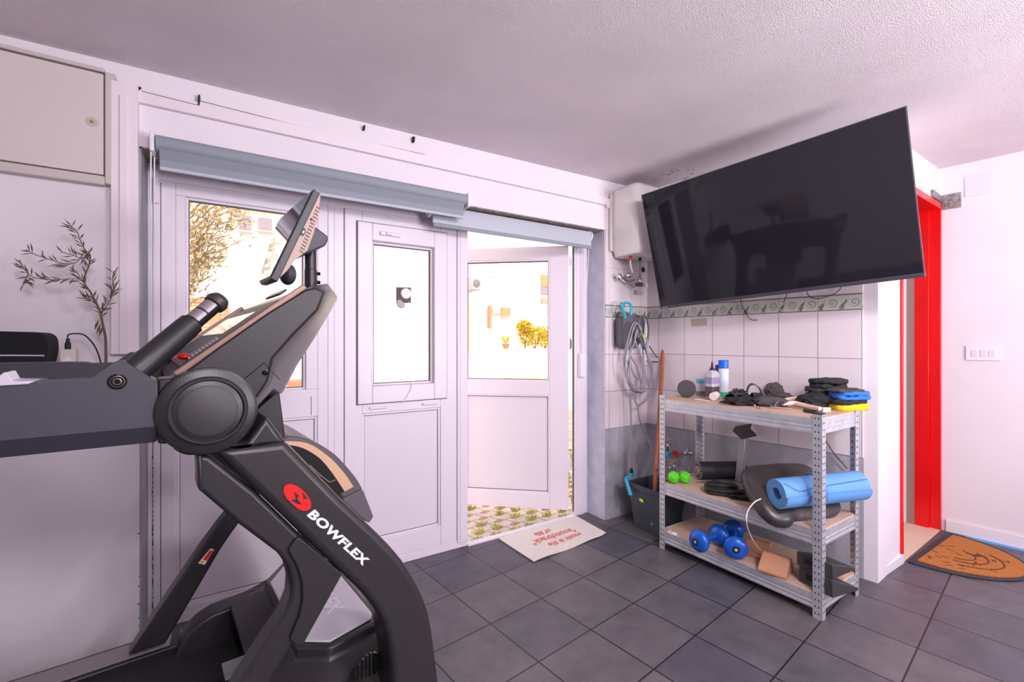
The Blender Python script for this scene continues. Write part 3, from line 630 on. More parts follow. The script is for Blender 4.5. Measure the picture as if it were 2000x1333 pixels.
# lettering and round emblem on the near upright, warning label on the far brace
b0, b1 = TP(598.5, 1005.8, VN), TP(708.8, 1104.8, VN); t0 = TP(614, 994.5, VN)
bx = (Vector(b1)-Vector(b0)); by = (Vector(t0)-Vector(b0))
M_letter = pm('white_lettering', (226, 228, 246), .45)
cu = bpy.data.curves.new('m', 'FONT'); cu.body = 'BOWFLEX'; cu.size = 1; cu.offset = .042; cu.space_character = 1.08; to = bpy.data.objects.new('m', cu); COL.objects.link(to)
bpy.context.view_layer.update(); TWD = to.dimensions.x; bpy.data.objects.remove(to)
def onup(x, y, h): q = Vector(b0)+bx*(x/TWD)+by*(y/.73); return L(q.x, VN-.0008-h, q.y)
textmesh('BOWFLEX', 1, M_letter, 'brand_lettering', UPO[0], onup, bold=.042, spacing=1.08, th=.0006)
ce = TP(580.5, 972, VN)
el = [TP(580.5+33*math.cos(a)*.72-17.5*math.sin(a)*.69, 972+33*math.cos(a)*.69+17.5*math.sin(a)*.72, VN) for a in [2*PI*i/40 for i in range(40)]]
EM = obj('brand_emblem', B().prism([tuple(L(u, VN-.0014, z)) for u, z in el], V*.0012), pm('emblem_red', (236, 16, 14), .4), UPO[0])
def c5(x, y): return TP(540+x/6.665, 930+y/6.665, VN)
b = B()
for pl in ([(222, 205), (290, 250), (268, 295), (330, 372), (268, 362), (185, 315), (250, 300)], [(325, 200), (378, 262), (405, 300), (338, 300), (348, 268)], [(100, 270), (150, 330), (230, 400), (300, 440), (225, 385), (150, 310)]):
    b.prism([tuple(L(u, VN-.0022, z)) for u, z in [c5(*q) for q in pl]], V*.001)
obj('emblem_mark', b, M_tup, EM)
def lab(pts, h, name, mat, par):
    va = VF-.095
    return obj(name, B().prism([tuple(L(u, h, z)) for u, z in [TP(x, y, h) for x, y in pts]], V*.0006), mat, par)
hv = VF-.0706
LB = lab([(411, 1072), (418, 1074), (400, 1104), (387, 1101)], hv, 'warning_label', pm('label_white', (232, 226, 226), .5), TR)
lab([(410.5, 1075), (416, 1077), (404, 1096), (396, 1094)], hv-.0008, 'label_red_field', pm('label_red', (222, 46, 40), .5), LB)
lab([(395, 1095.5), (400, 1097), (396, 1103), (389.5, 1100)], hv-.0008, 'label_yellow_field', pm('label_yellow', (216, 190, 60), .5), LB)
# media screen on its post
v0, v1 = 1.17, 1.55
def TQ(x, y): return TP(x, y, v0)
body = [Vector(TQ(*q)) for q in [(616, 371), (624, 374), (626, 384), (621, 425), (612, 458), (600, 490), (576, 508), (562, 528), (541, 548), (530, 546)]]
tp = Vector((.335, 1.578)); rings = []
for vv, k in ((v0, 1), (1.30, 1), (1.36, .80), (1.427, .60), (1.50, .34), (1.548, .08)):
    rings.append([tuple(L(tp.x+(q.x-tp.x)*k, vv, tp.y+(q.y-tp.y)*k)) for q in body])
SCR = obj('screen_housing', B().loft(rings), pm('housing_bronze', (176, 152, 142), .42), TR, bevel=.004, seg=3)
f0, f1 = Vector(TQ(612, 370)), Vector(TQ(527, 545)); fd = (f1-f0); ln = fd.length; fd = fd.normalized(); fn = Vector((fd.y, -fd.x))
if fn.x > 0: fn = -fn
zt, zb = f0.y, f1.y
def FP(v, z, h):
    s_ = (z-zt)/fd.y; q = f0+fd*s_+fn*h; return tuple(L(q.x, v, q.y))
front = fil([(v0-.004, zt), (1.40, zt+.006), (1.552, zt+.003), (1.515, 1.51), (1.427, 1.438), (1.318, zb+.004), (v0-.004, zb)], [.003, .003, .012, .02, .02, .02, .003])
obj('screen_bezel', B().prism([FP(v, z, 0) for v, z in front], L(-fn.x, 0, -fn.y)*.017), pm('bezel_slate', (60, 57, 64), .4), SCR, bevel=.002)
cv, cz_ = 1.33, 1.48
obj('screen_glass', B().prism([FP(cv+(v-cv)*.955, cz_+(z-cz_)*.955, .0008) for v, z in front], L(-fn.x, 0, -fn.y)*-.0008), pm('display_black', (12, 11, 13), .05, coat=.5), SCR)
b = B(); g0, g1, g2 = Vector(TQ(621, 385)), Vector(TQ(588, 500)), Vector(TQ(611, 462))
for i in range(15):
    for j in range(3):
        p_ = Vector(TQ(621-i*2.35+j*2.6-2, 408+i*6.1+j*1.7-3)); b.obox(tuple(L(p_.x, v0-.0006, p_.y)), U*.0009, V*.0006, (0, 0, .0018))
obj('speaker_holes', b, pm('speaker_brown', (110, 62, 48), .7), SCR)
b = B(); q = [TQ(*k) for k in [(586, 452), (591, 446), (596, 447), (597, 455), (592, 461), (587, 460)]]; b.prism([tuple(L(u, v0-.002, z)) for u, z in q], V*.003); pt = obj('side_port', b, M_black, SCR)
b = B(); q = [TQ(*k) for k in [(590, 453.5), (592, 451), (594, 451.5), (594, 454.5), (592, 456.5), (590.3, 456)]]; b.prism([tuple(L(u, v0-.0032, z)) for u, z in q], V*.0012); obj('port_symbol', b, M_letter, pt)
q = TQ(608, 429); obj('side_button', B().lathe(L(q[0], v0, q[1]), -V, [(.0028, 0), (.0028, .0012), (.001, .0018)], 10), M_gloss, SCR)
br = [TQ(*q) for q in [(606, 446), (618, 455), (632, 467), (634, 473), (628, 484), (606, 492), (590, 497), (575, 506), (585, 480)]]
br = [TP(*q, 1.40) for q in [(598, 440), (618, 455), (632, 465), (634, 472), (628, 484), (606, 494), (575, 506), (560, 500)]]
obj('screen_bracket', B().prism([tuple(L(u, 1.36, z)) for u, z in br], V*.12), M_dark2, TR, bevel=.005)
k = TP(568, 536, 1.17)
obj('tilt_knob', B().ball(L(*((lambda t: (t[0], 1.36, t[1]))(TP(562, 536, 1.36)))), (.022, .035, .030)), M_dark2, SCR)
pu, pz = TP(607, 490, VC); pu2, pz2 = TP(607, 566, VC)
obj('screen_post', B().tube([L(pu2, VC, pz2-.05), L(pu2, VC, (pz+pz2)/2), L(pu2, VC, (pz+pz2)/2+.002), L(pu, VC, pz+.02)], [.0175, .0175, .016, .016], 20), pm('post_black', (44, 41, 46), .35), TR)
for yy in (535, 552):
    a_, c_ = TP(621.5, yy, VC); obj('post_bolt', B().tube([L(a_-.018, VC, c_), L(a_+.005, VC, c_)], .0052, 12), M_gloss, TR)

# ---------------------------------------------------------------- television
TL, TRc, BR, BLc = Vector((2.127, 1.892, 2.081)), Vector((2.332, .692, 2.153)), Vector((2.488, .675, 1.47)), Vector((2.283, 1.876, 1.398))
ta = (TRc-TL); tb = (TL-BLc); ta_, tb_ = ta.normalized(), tb.normalized(); tnn = ta_.cross(tb_).normalized(); TVW, TVH = ta.length, tb.length
if tnn.dot(-ray(1500, 400)) < 0: tnn = -tnn
def TV(x, y, h): return tuple(BLc+ta_*x+tb_*y+tnn*h)
tvc = BLc+ta/2+tb/2
t = thing('television', 'large flat black television tilted out from the wall on an arm', 'television', tuple(tvc))
def tvbox(x0, x1, y0, y1, h0, h1): return B().hexa([TV(x0, y0, h0), TV(x1, y0, h0), TV(x1, y1, h0), TV(x0, y1, h0), TV(x0, y0, h1), TV(x1, y0, h1), TV(x1, y1, h1), TV(x0, y1, h1)])
obj('rear_housing', tvbox(.004, TVW-.004, .012, TVH-.004, -.045, -.006), pm('tv_back_grey', (72, 70, 78), .5), t, bevel=.01)
obj('screen_frame', tvbox(0, TVW, .0, TVH, -.012, -.001), pm('tv_frame_grey', (90, 86, 94), .35, .4), t, bevel=.001)
obj('display_panel', tvbox(.005, TVW-.005, .019, TVH-.004, -.003, .0004), pm('display_glass_black', (32, 30, 38), .04, spec=.55), t, smooth=0)
obj('lower_bezel', tvbox(0, TVW, 0, .018, -.03, .003), pm('tv_bezel', (62, 60, 68), .4), t, bevel=.002)
q = B().prism([TV(x, y, .0034) for x, y in ((.014, .005), (.05, .005), (.05, .009), (.014, .009))], tnn*.0004); obj('status_mark', q, pm('tv_mark', (170, 166, 174), .4), t)
m_ = thing('television_mount', 'black metal swivel arm behind the television on the tiled wall', 'wall mount', tuple(tw(.75, 0, 1.75)))
obj('wall_plate', B().obox(tuple(tw(.85, .018, 1.76)), TD*.12, Vector((0, 0, .11)), TN*.009), M_black, m_)
pc = tvc-tnn*.038
obj('swivel_arm', B().tube([tw(.85, .028, 1.76), tw(.80, .13, 1.76), pc-tnn*.03], .017, 10), M_black, m_)
obj('vesa_plate', B().obox(tuple(pc-tnn*.012), ta_*.12, tb_*.12, tnn*.006), M_black, m_)
def wire(px, off, r, name, label, cat, mat, group=None, n=6):
    pts = cr([TWP(x, y, off) for x, y in px], n); return tag(obj(name, B().tube(pts, r, 6), mat, None, loc=tuple(pts[0])), label, cat, group)
M_wire = pm('black_wire', (40, 34, 36), .5)
wire([(1446, 560), (1447, 588), (1455, 610), (1466, 624), (1479, 625)], .02, .002, 'cable', 'thin dark cable end dangling below the television over the vine border', 'cable', M_wire)
wire([(1540, 560), (1535, 580), (1530, 592)], .02, .002, 'cable', 'short dark cable stub under the middle of the television', 'cable', M_wire)
wire([(1576, 560), (1578, 576), (1594, 584), (1620, 578), (1640, 566), (1648, 545)], .02, .002, 'cable', 'dark cable sagging in a loop under the right half of the television', 'cable', M_wire)
# ---------------------------------------------------------------- water heater
M_enamel = pm('heater_enamel', (232, 226, 224), .28)
t = thing('water_heater', 'white boxy water heater in the corner beside the television', 'water heater', (2.36, 2.1, 1.75))
def rr(x0, x1, y0, y1, r, z, n=5): return [(x, y, z) for x, y in fil([(x0, y0), (x1, y0), (x1, y1), (x0, y1)], r, n)]
b = B().loft([rr(2.25, 2.50, 2.03, 2.20, .02, 1.757), rr(2.215, 2.535, 2.005, 2.215, .04, 1.762), rr(2.20, 2.55, 1.985, 2.22, .05, 1.80), rr(2.197, 2.553, 1.985, 2.222, .05, 2.05), rr(2.20, 2.55, 1.99, 2.222, .05, 2.19), rr(2.22, 2.53, 2.01, 2.21, .04, 2.215), rr(2.25, 2.50, 2.03, 2.20, .02, 2.218)])
hb = obj('tank_casing', b, M_enamel, t, smooth=50)
obj('rear_slab', B().box(2.18, 2.53, 2.20, YB-.008, 1.80, 2.19), pm('rear_slab_beige', (206, 198, 194), .4), t, bevel=.02, seg=3)  # beige slab behind the tank, set off to its left
def yp(x, y, Y): return YP(x, y, Y)
for (x, y, c, nm) in ((1231, 499, (186, 36, 44), 'hot_outlet'), (1250, 500, (52, 40, 44), 'cold_inlet')):
    p = yp(x, y, 2.10); o = obj(nm, B().lathe((p.x, p.y, 1.735), (0, 0, 1), [(.009, 0), (.009, .012), (.011, .014), (.011, .026)], 12), pm('c_'+nm, c, .4), t)
t2 = thing('water_pipes', 'chrome valves and thin pipes under the white water heater', 'pipes', tuple(yp(1235, 540, YB)))
def pipe(pts, Y, r, nm, mat, par=t2): return obj(nm, B().tube(cr([yp(x, y, Y) for x, y in pts], 6), r, 8), mat, par)
M_pipe = pm('dull_pipe', (150, 140, 140), .3, .8)
pipe([(1231, 503), (1232, 520), (1236, 532)], 2.12, .006, 'hot_pipe', pm('white_hose', (226, 218, 220), .4))
pipe([(1250, 503), (1251, 520), (1250, 545)], 2.12, .006, 'cold_pipe', M_pipe)
pipe([(1210, 535), (1218, 545), (1230, 550), (1240, 547)], 2.17, .005, 'branch_pipe', M_pipe)
pipe([(1216, 542), (1226, 554), (1238, 562)], 2.18, .003, 'thin_pipe', M_pipe)
for x, y in ((1208, 541), (1227, 539)):
    p = yp(x, y, 2.18); o = obj('valve_knob', B().lathe(p, (-.5, -.8, 0), [(.008, -.03), (.008, 0), (.017, .002), (.019, .012), (.013, .022), (.004, .024)], 14), M_chrome, t2)
p = yp(1249, 556, 2.17); obj('safety_valve', B().obox(p, (.022, 0, 0), (0, .018, 0), (0, 0, .013)), pm('valve_grey', (96, 88, 92), .4), t2, bevel=.004)
p = yp(1248, 546, 2.16); obj('valve_ring', B().lathe(p, (-.3, -.9, .2), [(.016, 0), (.018, .006), (.018, .012), (.008, .014), (.006, .008)], 16), M_chrome, t2)
p = yp(1256, 527, 2.13); obj('lever', B().obox(p, (.010, 0, -.013), (0, .004, 0), (.012, 0, .008)), M_black, t2, bevel=.002)
p = yp(1262, 558, 2.18); obj('pipe_tag', B().obox(p, (.014, 0, 0), (0, .004, 0), (0, 0, .015)), M_white, t2, bevel=.001)
p = yp(1248, 572, 2.21); tag(obj('wall_box', B().obox(p, (.035, 0, 0), (0, .012, 0), (0, 0, .014)), pm('wall_box_grey', (190, 180, 180), .5), None, bevel=.003, loc=tuple(p)), 'small pale wall box below the water pipes in the corner', 'box')
# ---------------------------------------------------------------- hose and its holder
Yh = 2.15
t = thing('hose_holder', 'dark grey wall holder with turquoise handle carrying the coiled hose', 'hose holder', tuple(yp(1235, 640, YB)))
M_hg = pm('holder_grey', (104, 102, 110), .45); M_tq = pm('turquoise_plastic', (18, 176, 208), .4)
pts = fil([(1211, 608), (1240, 612), (1262, 622), (1258, 660), (1243, 682), (1212, 680), (1209, 660)], 9)
obj('bracket', B().prism([tuple(yp(x, y, Yh+.03)) for x, y in pts[:]], (0, YB-.009-Yh-.03, 0)), M_hg, t, bevel=.006)
pts = fil([(1209, 622), (1217, 618), (1219, 682), (1210, 680)], 3)
obj('holder_side', B().prism([tuple(yp(x, y, Yh)) for x, y in pts], (0, .03, 0)), pm('holder_dark', (78, 76, 84), .45), t, bevel=.003)
obj('holder_arch', B().tube(cr([yp(x, y, Yh-.02) for x, y in [(1246, 660), (1247, 630), (1254, 618), (1263, 622), (1267, 645), (1264, 670), (1259, 682), (1252, 668), (1246, 650)]], 5), .007, 8), M_hg, t)
obj('turquoise_handle', B().tube(cr([yp(x, y, Yh-.03) for x, y in [(1222, 622), (1217, 606), (1216, 596), (1222, 592), (1230, 594), (1233, 603), (1232, 616)]], 6), .0085, 10), M_tq, t)
p = yp(1217, 598, Yh); obj('hook_ring', B().tube([p+Vector((math.cos(a)*.022, .01, math.sin(a)*.022)) for a in [i*PI/8 for i in range(17)]], .004, 6), M_chrome, t)
for (x, y, c, nm) in ((1255, 646, (40, 38, 40), 'nozzle_dial'), (1258, 658, (198, 226, 30), 'lime_trigger'), (1258, 668, (226, 226, 224), 'white_tip')):
    obj(nm, B().ball(yp(x, y, Yh-.03), (.013, .012, .018 if nm != 'white_tip' else .012)), pm('h_'+nm, c, .4), t)
t = thing('garden_hose', 'coiled grey garden hose hanging from the holder in the corner', 'hose', tuple(yp(1243, 690, YB)))
M_hose = pm('hose_grey', (150, 146, 156), .45)
loops = [[(1244, 632), (1232, 660), (1222, 700), (1224, 735), (1240, 762), (1262, 762), (1272, 735), (1266, 700), (1258, 665)],
         [(1240, 630), (1226, 665), (1219, 710), (1232, 748), (1250, 768), (1270, 752), (1274, 720), (1264, 690), (1262, 660)],
         [(1246, 640), (1238, 672), (1230, 690), (1236, 728), (1252, 742), (1256, 716), (1250, 690), (1240, 662)],
         [(1250, 645), (1256, 690), (1256, 740), (1246, 762), (1240, 778), (1246, 792), (1262, 782), (1276, 755), (1270, 720), (1260, 680)],
         [(1237, 640), (1231, 690), (1245, 720), (1252, 760), (1236, 764), (1226, 740), (1229, 700), (1240, 660)]]
for i, lp in enumerate(loops):
    obj('hose_coil', B().tube(cr([yp(x, y, Yh-.045+.012*i) for x, y in lp], 7, True)+[yp(*lp[0], Yh-.045+.012*i)], .0055, 8), M_hose, t)
obj('hose_drop', B().tube(cr([yp(x, y, 2.12) for x, y in [(1230, 690), (1231, 760), (1233, 840), (1233, 915)]], 8), .0055, 8), M_hose, t)
obj('hose_drop', B().tube(cr([yp(x, y, 2.11) for x, y in [(1246, 790), (1249, 820), (1262, 850), (1272, 880), (1266, 915), (1256, 945), (1254, 965)]], 8), .0055, 8), M_hose, t)
obj('hose_tail', B().tube(cr([yp(x, y, 2.14) for x, y in [(1268, 676), (1280, 694), (1292, 706), (1275, 707), (1264, 706)]], 8), .004, 8), pm('dark_hose', (84, 82, 90), .5), t)
p = yp(1233, 918, 2.12); obj('hose_connector', B().lathe(p, (0, 0, -1), [(.008, -.01), (.011, 0), (.012, .02)], 14), M_black, t)
obj('hose_coupling', B().lathe(p, (0, 0, -1), [(.014, .02), (.017, .024), (.017, .042), (.012, .046)], 14), M_tq, t)
# ---------------------------------------------------------------- tub, handle, spray gun
t = thing('plastic_tub', 'dark grey plastic tub on the floor between door and metal shelf', 'tub', (2.36, 1.95, 0))
def rq(x0, x1, y0, y1, z, r=.03): return rr(x0, x1, y0, y1, r, z)
b = B().loft([rq(2.245, 2.43, 1.835, 2.065, .002), rq(2.215, 2.46, 1.81, 2.09, .262), rq(2.203, 2.472, 1.798, 2.102, .264), rq(2.20, 2.475, 1.795, 2.105, .285), rq(2.222, 2.455, 1.818, 2.083, .287), rq(2.25, 2.425, 1.84, 2.06, .014)], caps=True)
obj('tub_body', b, pm('tub_plastic', (66, 72, 84), .45), t, smooth=50)
p = DP(1254, 978, depth((2.225, 1.99, 0))); tb2 = hit(1254, 978, (1, 0, 0), 2.2205)
obj('price_sticker', B().prism([(2.2145, tb2.y-.016, tb2.z-.010), (2.2145, tb2.y+.016, tb2.z-.006), (2.2135, tb2.y+.014, tb2.z+.012), (2.2135, tb2.y-.017, tb2.z+.010)], (-.001, 0, 0)), pm('sticker_lime', (214, 232, 20), .5), t)
t = thing('broom_handle', 'long brown wooden stick leaning in the corner, standing in the tub', 'stick', (2.36, 1.9, .02))
a_, c_ = YP(1297, 660, 2.06), Vector((2.33, 1.90, .02)); 
a_ = hit(1297, 660, (0, 1, 0), 2.12); d_ = DP(1279, 953, depth((2.33, 1.93, 0))); d_ = a_+(d_-a_)*1.0; e_ = a_+(d_-a_)*1.22
if e_.z < .02: e_ = a_+(e_-a_)*((a_.z-.02)/(a_.z-e_.z))
obj('wooden_stick', B().tube([a_, a_+(e_-a_)*.5, e_], .0125, 12), pm('brown_wood', (178, 98, 62), .45, var=.15, vs=14), t)
obj('stick_tip', B().tube([a_+(a_-e_).normalized()*.004, a_-(a_-e_).normalized()*.10], .0132, 12), pm('brown_tip', (140, 78, 56), .5), t)
t = thing('spray_gun', 'turquoise hose spray gun hanging over the rim of the grey tub', 'spray gun', tuple(hit(1226, 950, (1, 0, 0), 2.185)))
g0 = hit(1222, 935, (1, 0, 0), 2.19); g1 = hit(1227, 952, (1, 0, 0), 2.185); g2 = hit(1232, 968, (1, 0, 0), 2.185)
obj('grip', B().tube([g0, g1, g2], [.009, .012, .013], 10), M_tq, t)
obj('nozzle', B().tube([g0, g0+Vector((.035, .0, .004))], [.012, .008], 10), M_tq, t); obj('trigger', B().tube([g1+Vector((.012, 0, .01)), g2+Vector((.016, 0, .01))], .004, 8), M_dark, t)
t = tag(obj('dark_floor_sheet', B().prism([tuple(ZP(x, y, .001)) for x, y in ((1200, 1030), (1300, 1000), (1345, 1040), (1262, 1062))], (0, 0, .002)), pm('dark_rubber', (34, 33, 38), .8), None), 'thin dark rubber sheet on the floor under the grey tub', 'mat') if False else None
# taps on the cement skirt behind the shelf
t = thing('wall_tap', 'chrome wall tap with turquoise hose adapter behind the left shelf post', 'tap', tuple(TWP(1305, 868, .0)))
q = TWP(1305, 868, .05); obj('tap_body', B().lathe(TWP(1306, 868, .004), TN, [(.018, 0), (.018, .006), (.010, .008), (.010, .05), (.014, .055), (.014, .07)], 14), M_chrome, t)
obj('spout', B().tube(cr([q, q+Vector((-.01, 0, -.01)), q+Vector((-.012, 0, -.05))], 4), .010, 10), M_chrome, t); obj('tap_handle', B().tube([q+Vector((0, 0, .005)), q+Vector((0, 0, .03)), q+Vector((.02, -.02, .035))], .006, 8), M_chrome, t)
obj('hose_adapter', B().lathe(q+Vector((-.012, 0, -.05)), (0, 0, -1), [(.013, 0), (.015, .004), (.015, .03), (.010, .034)], 14), M_tq, t)
t = thing('red_valve', 'round red valve wheel on the cement wall behind the shelf', 'valve', tuple(TWP(1320, 887, 0)))
obj('wheel', B().lathe(TWP(1320, 887, .03), TN, [(.008, -.03), (.008, .0), (.022, .002), (.024, .008), (.021, .014), (.008, .012), (.006, .018), (.001, .018)], 18), pm('valve_red', (190, 48, 36), .4), t)
obj('collar', B().lathe(TWP(1320, 887, .002), TN, [(.026, 0), (.026, .006), (.01, .008), (.01, .02)], 18), pm('collar_beige', (190, 160, 130), .5), t)
t = thing('wall_tap', 'chrome cross handled tap behind the left rear shelf post', 'tap', tuple(TWP(1347, 885, 0)))
q = TWP(1346, 884, .04); obj('tap_body', B().lathe(TWP(1346, 884, .002), TN, [(.022, 0), (.022, .006), (.012, .01), (.012, .05), (.004, .055)], 16), M_chrome, t)
for dx, dz in ((.028, 0), (-.028, 0), (0, .028), (0, -.028)): obj('cross_arm', B().tube([q, q+TD*dx+Vector((0, 0, dz))], [.006, .009], 10), M_chrome, t)
# ---------------------------------------------------------------- roller blinds
M_bl = pm('blind_fabric', (146, 153, 164), .7, bump=.1, bs=300); M_bl2 = pm('blind_pale_backlit', (190, 194, 206), .6)  # second fabric colour lightened for the backlit glow of the doorway blind
t = thing('roller_blind', 'long grey roller blind rolled up over the left and middle doors', 'roller blind', (.44, 2.19, 1.95))
obj('roller_tube', B().tube([(-.215, 2.196, 1.958), (1.10, 2.196, 1.958)], .030, 20), M_bl, t)
obj('fabric_drop', B().prism([(-.205, 2.215, 1.95), (-.205, 2.213, 1.90), (-.205, 2.205, 1.868), (-.205, 2.199, 1.868), (-.205, 2.200, 1.90), (-.205, 2.178, 1.935), (-.205, 2.20, 1.95)], (1.295, 0, 0)), M_bl, t, bevel=.001)
obj('hem_bar', B().box(-.205, 1.09, 2.194, 2.208, 1.858, 1.872), M_bl2, t, bevel=.003)
for x0 in (-.232, 1.10): obj('blind_bracket', B().box(x0, x0+.014, 2.16, 2.228, 1.915, 1.99), M_white, t, bevel=.003)
obj('bead_chain', B().tube([(-.229, 2.180, 1.93), (-.231, 2.180, 1.40), (-.234, 2.180, 1.02), (-.229, 2.186, 1.015), (-.222, 2.186, 1.02), (-.221, 2.184, 1.40), (-.219, 2.184, 1.90)], .0022, 6), M_white, t)
b = B()
for i in range(90): b.ball((-.229-.005*i/90, 2.180, 1.93-i*.0101), .0034, 6, 4)
obj('chain_beads', b, M_white, t)
t = thing('roller_blind', 'grey roller blind lightened as if backlit, half rolled over the open doorway', 'roller blind', (1.5, 2.30, 1.90))
obj('roller_tube', B().tube([(.95, 2.305, 1.908), (2.075, 2.305, 1.908)], .027, 20), M_bl2, t)
obj('fabric_drop', B().prism([(.945, y, z) for y, z in ((2.275, 1.93), (2.268, 1.90), (2.268, 1.845), (2.272, 1.83), (2.279, 1.83), (2.276, 1.86), (2.278, 1.92))], (1.125, 0, 0)), M_bl2, t, bevel=.001)
obj('hem_bar', B().box(.945, 2.07, 2.262, 2.274, 1.812, 1.834), M_bl, t, bevel=.003)
for x0 in (.932, 2.076): obj('blind_bracket', B().lathe((x0, 2.305, 1.905), (1, 0, 0), [(.036, 0), (.036, .012)], 20), M_white, t)
obj('bead_chain', B().tube([(2.083, 2.30, 1.88), (2.080, 2.33, 1.50), (2.07, 2.355, 1.22), (2.075, 2.36, 1.12)], .0022, 6), M_white, t)
obj('bead_chain', B().tube([(2.083, 2.32, 1.88), (2.086, 2.35, 1.55), (2.080, 2.36, 1.40), (2.083, 2.362, 1.12)], .0022, 6), M_white, t)
obj('chain_weight', B().box(2.052, 2.100, 2.352, 2.385, .955, 1.115), M_white, t, bevel=.005, seg=3)
# ---------------------------------------------------------------- sensor on the door glass
yg = YF+.004
t = thing('window_sensor', 'small black and white device stuck on the middle door glass with hanging cord', 'sensor', tuple(yp(788, 575, yg)))
P_ = lambda l, y: [tuple(yp(a, c, y)) for a, c in l]
obj('backing', B().prism(P_([(775, 561), (803, 562), (803, 592), (775, 592)], yg), (0, .013, 0)), pm('backing_brown', (74, 58, 58), .5), t, bevel=.002)
p = yp(792, 574, yg); obj('dial', B().lathe(p, (0, -1, 0), [(.030, 0), (.030, .008), (.026, .014), (.001, .015)], 24), M_white, t)
obj('lower_lens', B().prism(P_([(775, 587), (782, 585), (791, 594), (791, 601), (784, 603), (777, 598)], yg-.004), (0, .012, 0)), pm('lens_grey', (176, 160, 156), .4), t, bevel=.002)
obj('cord', B().tube(cr([yp(a, c, YF-.030) for a, c in [(798, 590), (799, 640), (800, 690), (806, 725), (804, 755), (797, 772), (786, 788)]], 6), .0018, 6), M_white, t)
# ---------------------------------------------------------------- mats
t = thing('door_mat', 'pale speckled mat with red lettering on the threshold of the open door', 'door mat', (1.70, 2.2, .0))
c4 = [Vector((1.405, 2.362, 0)), Vector((2.03, 2.375, 0)), Vector((1.995, 2.055, 0)), Vector((1.417, 2.009, 0))]
def MP(u, v, h=0):
    q = (c4[0]*(1-u)+c4[1]*u)*(1-v)+(c4[3]*(1-u)+c4[2]*u)*v
    q.z = .004+.004*math.sin(u*9+.5)*v**2+.010*max(0, u-.93)/.07*v+h+.012*max(0, v-.9)*abs(math.sin(u*7)); return q
b = B(); N1, N2 = 30, 14
for hh in (0,):
    g_ = [[b.bm.verts.new(MP(i/N1, j/N2, .004)) for j in range(N2+1)] for i in range(N1+1)]
    g2 = [[b.bm.verts.new(MP(i/N1, j/N2, -.001)) for j in range(N2+1)] for i in range(N1+1)]
    for i in range(N1):
        for j in range(N2): b.f([g_[i][j], g_[i+1][j], g_[i+1][j+1], g_[i][j+1]]); b.f([g2[i][j], g2[i][j+1], g2[i+1][j+1], g2[i+1][j]])
    for i in range(N1): b.f([g_[i][0], g2[i][0], g2[i+1][0], g_[i+1][0]]); b.f([g_[i][N2], g_[i+1][N2], g2[i+1][N2], g2[i][N2]])
    for j in range(N2): b.f([g_[0][j], g_[0][j+1], g2[0][j+1], g2[0][j]]); b.f([g_[N1][j], g2[N1][j], g2[N1][j+1], g_[N1][j+1]])
obj('mat_body', b, pm('speckled_mat', (226, 218, 214), .9, var=.10, vs=160), t)
M_sal = pm('salmon_lettering', (222, 128, 112), .8)
for txt, u0, v0_, sz in (('music is the', .55, .66, .066), ('"soundtrack"', .50, .42, .078), ('of life', .45, .20, .066)):
    textmesh(txt, sz, M_sal, 'lettering', t, lambda x, y, h, u0=u0, v0_=v0_: MP(min(1, max(0, u0-x*.86/.62)), min(1, max(0, v0_+y/.34)), .0052+h), bold=.0025, shear=.25, align='CENTER', th=.0004)
t = thing('half_round_mat', 'half round doormat of orange coir with black rubber rim by the red door', 'door mat', (3.47, .9, 0))
def hr(rx, ry, cy, z, n=40, x0=3.47): return [(x0+rx*math.cos(PI+PI*i/n), cy+ry*math.sin(PI+PI*i/n), z) for i in range(n+1)]
obj('rubber_base', B().prism(hr(.345, .40, .925, .001), (0, 0, .009)), pm('mat_rubber', (54, 52, 60), .6), t, bevel=.003)
obj('coir_field', B().prism(hr(.30, .352, .895, .008), (0, 0, .006)).jitter(.0006, 60), pm('orange_coir', (206, 128, 62), .95, bump=1.0, bs=220, var=.18, vs=120), t)
M_gv = pm('coir_groove', (86, 56, 44), .9)
mc = ZP(1862, 1081, .0142)
for px_, sp0, sp1 in ((1906, -80, 62), (1931, -84, 55), (1962, -78, 50)):
    R_ = (ZP(px_, 1081+(px_-1862)*.27, .0142)-mc).length; d0 = (ZP(px_, 1081+(px_-1862)*.27, .0142)-mc).normalized(); d1 = Vector((-d0.y, d0.x, 0))
    obj('arc_groove', B().tube([mc+(d0*math.cos(math.radians(a))+d1*math.sin(math.radians(a))*.85)*R_ for a in [sp0+(sp1-sp0)*i/16 for i in range(17)]], .0035, 5), M_gv, t)
b = B(); random.seed(3)
for i in range(34):
    x, y = random.uniform(3.20, 3.56), random.uniform(.60, .88)
    if ((x-3.47)/.28)**2+((y-.895)/.33)**2 > .9: continue
    a = random.choice((.4, 1.2, 2.2)); b.obox((x, y, .0142), (.016*math.cos(a), .016*math.sin(a), 0), (-.003*math.sin(a), .003*math.cos(a), 0), (0, 0, .0008))
obj('worn_marks', b, M_gv, t)
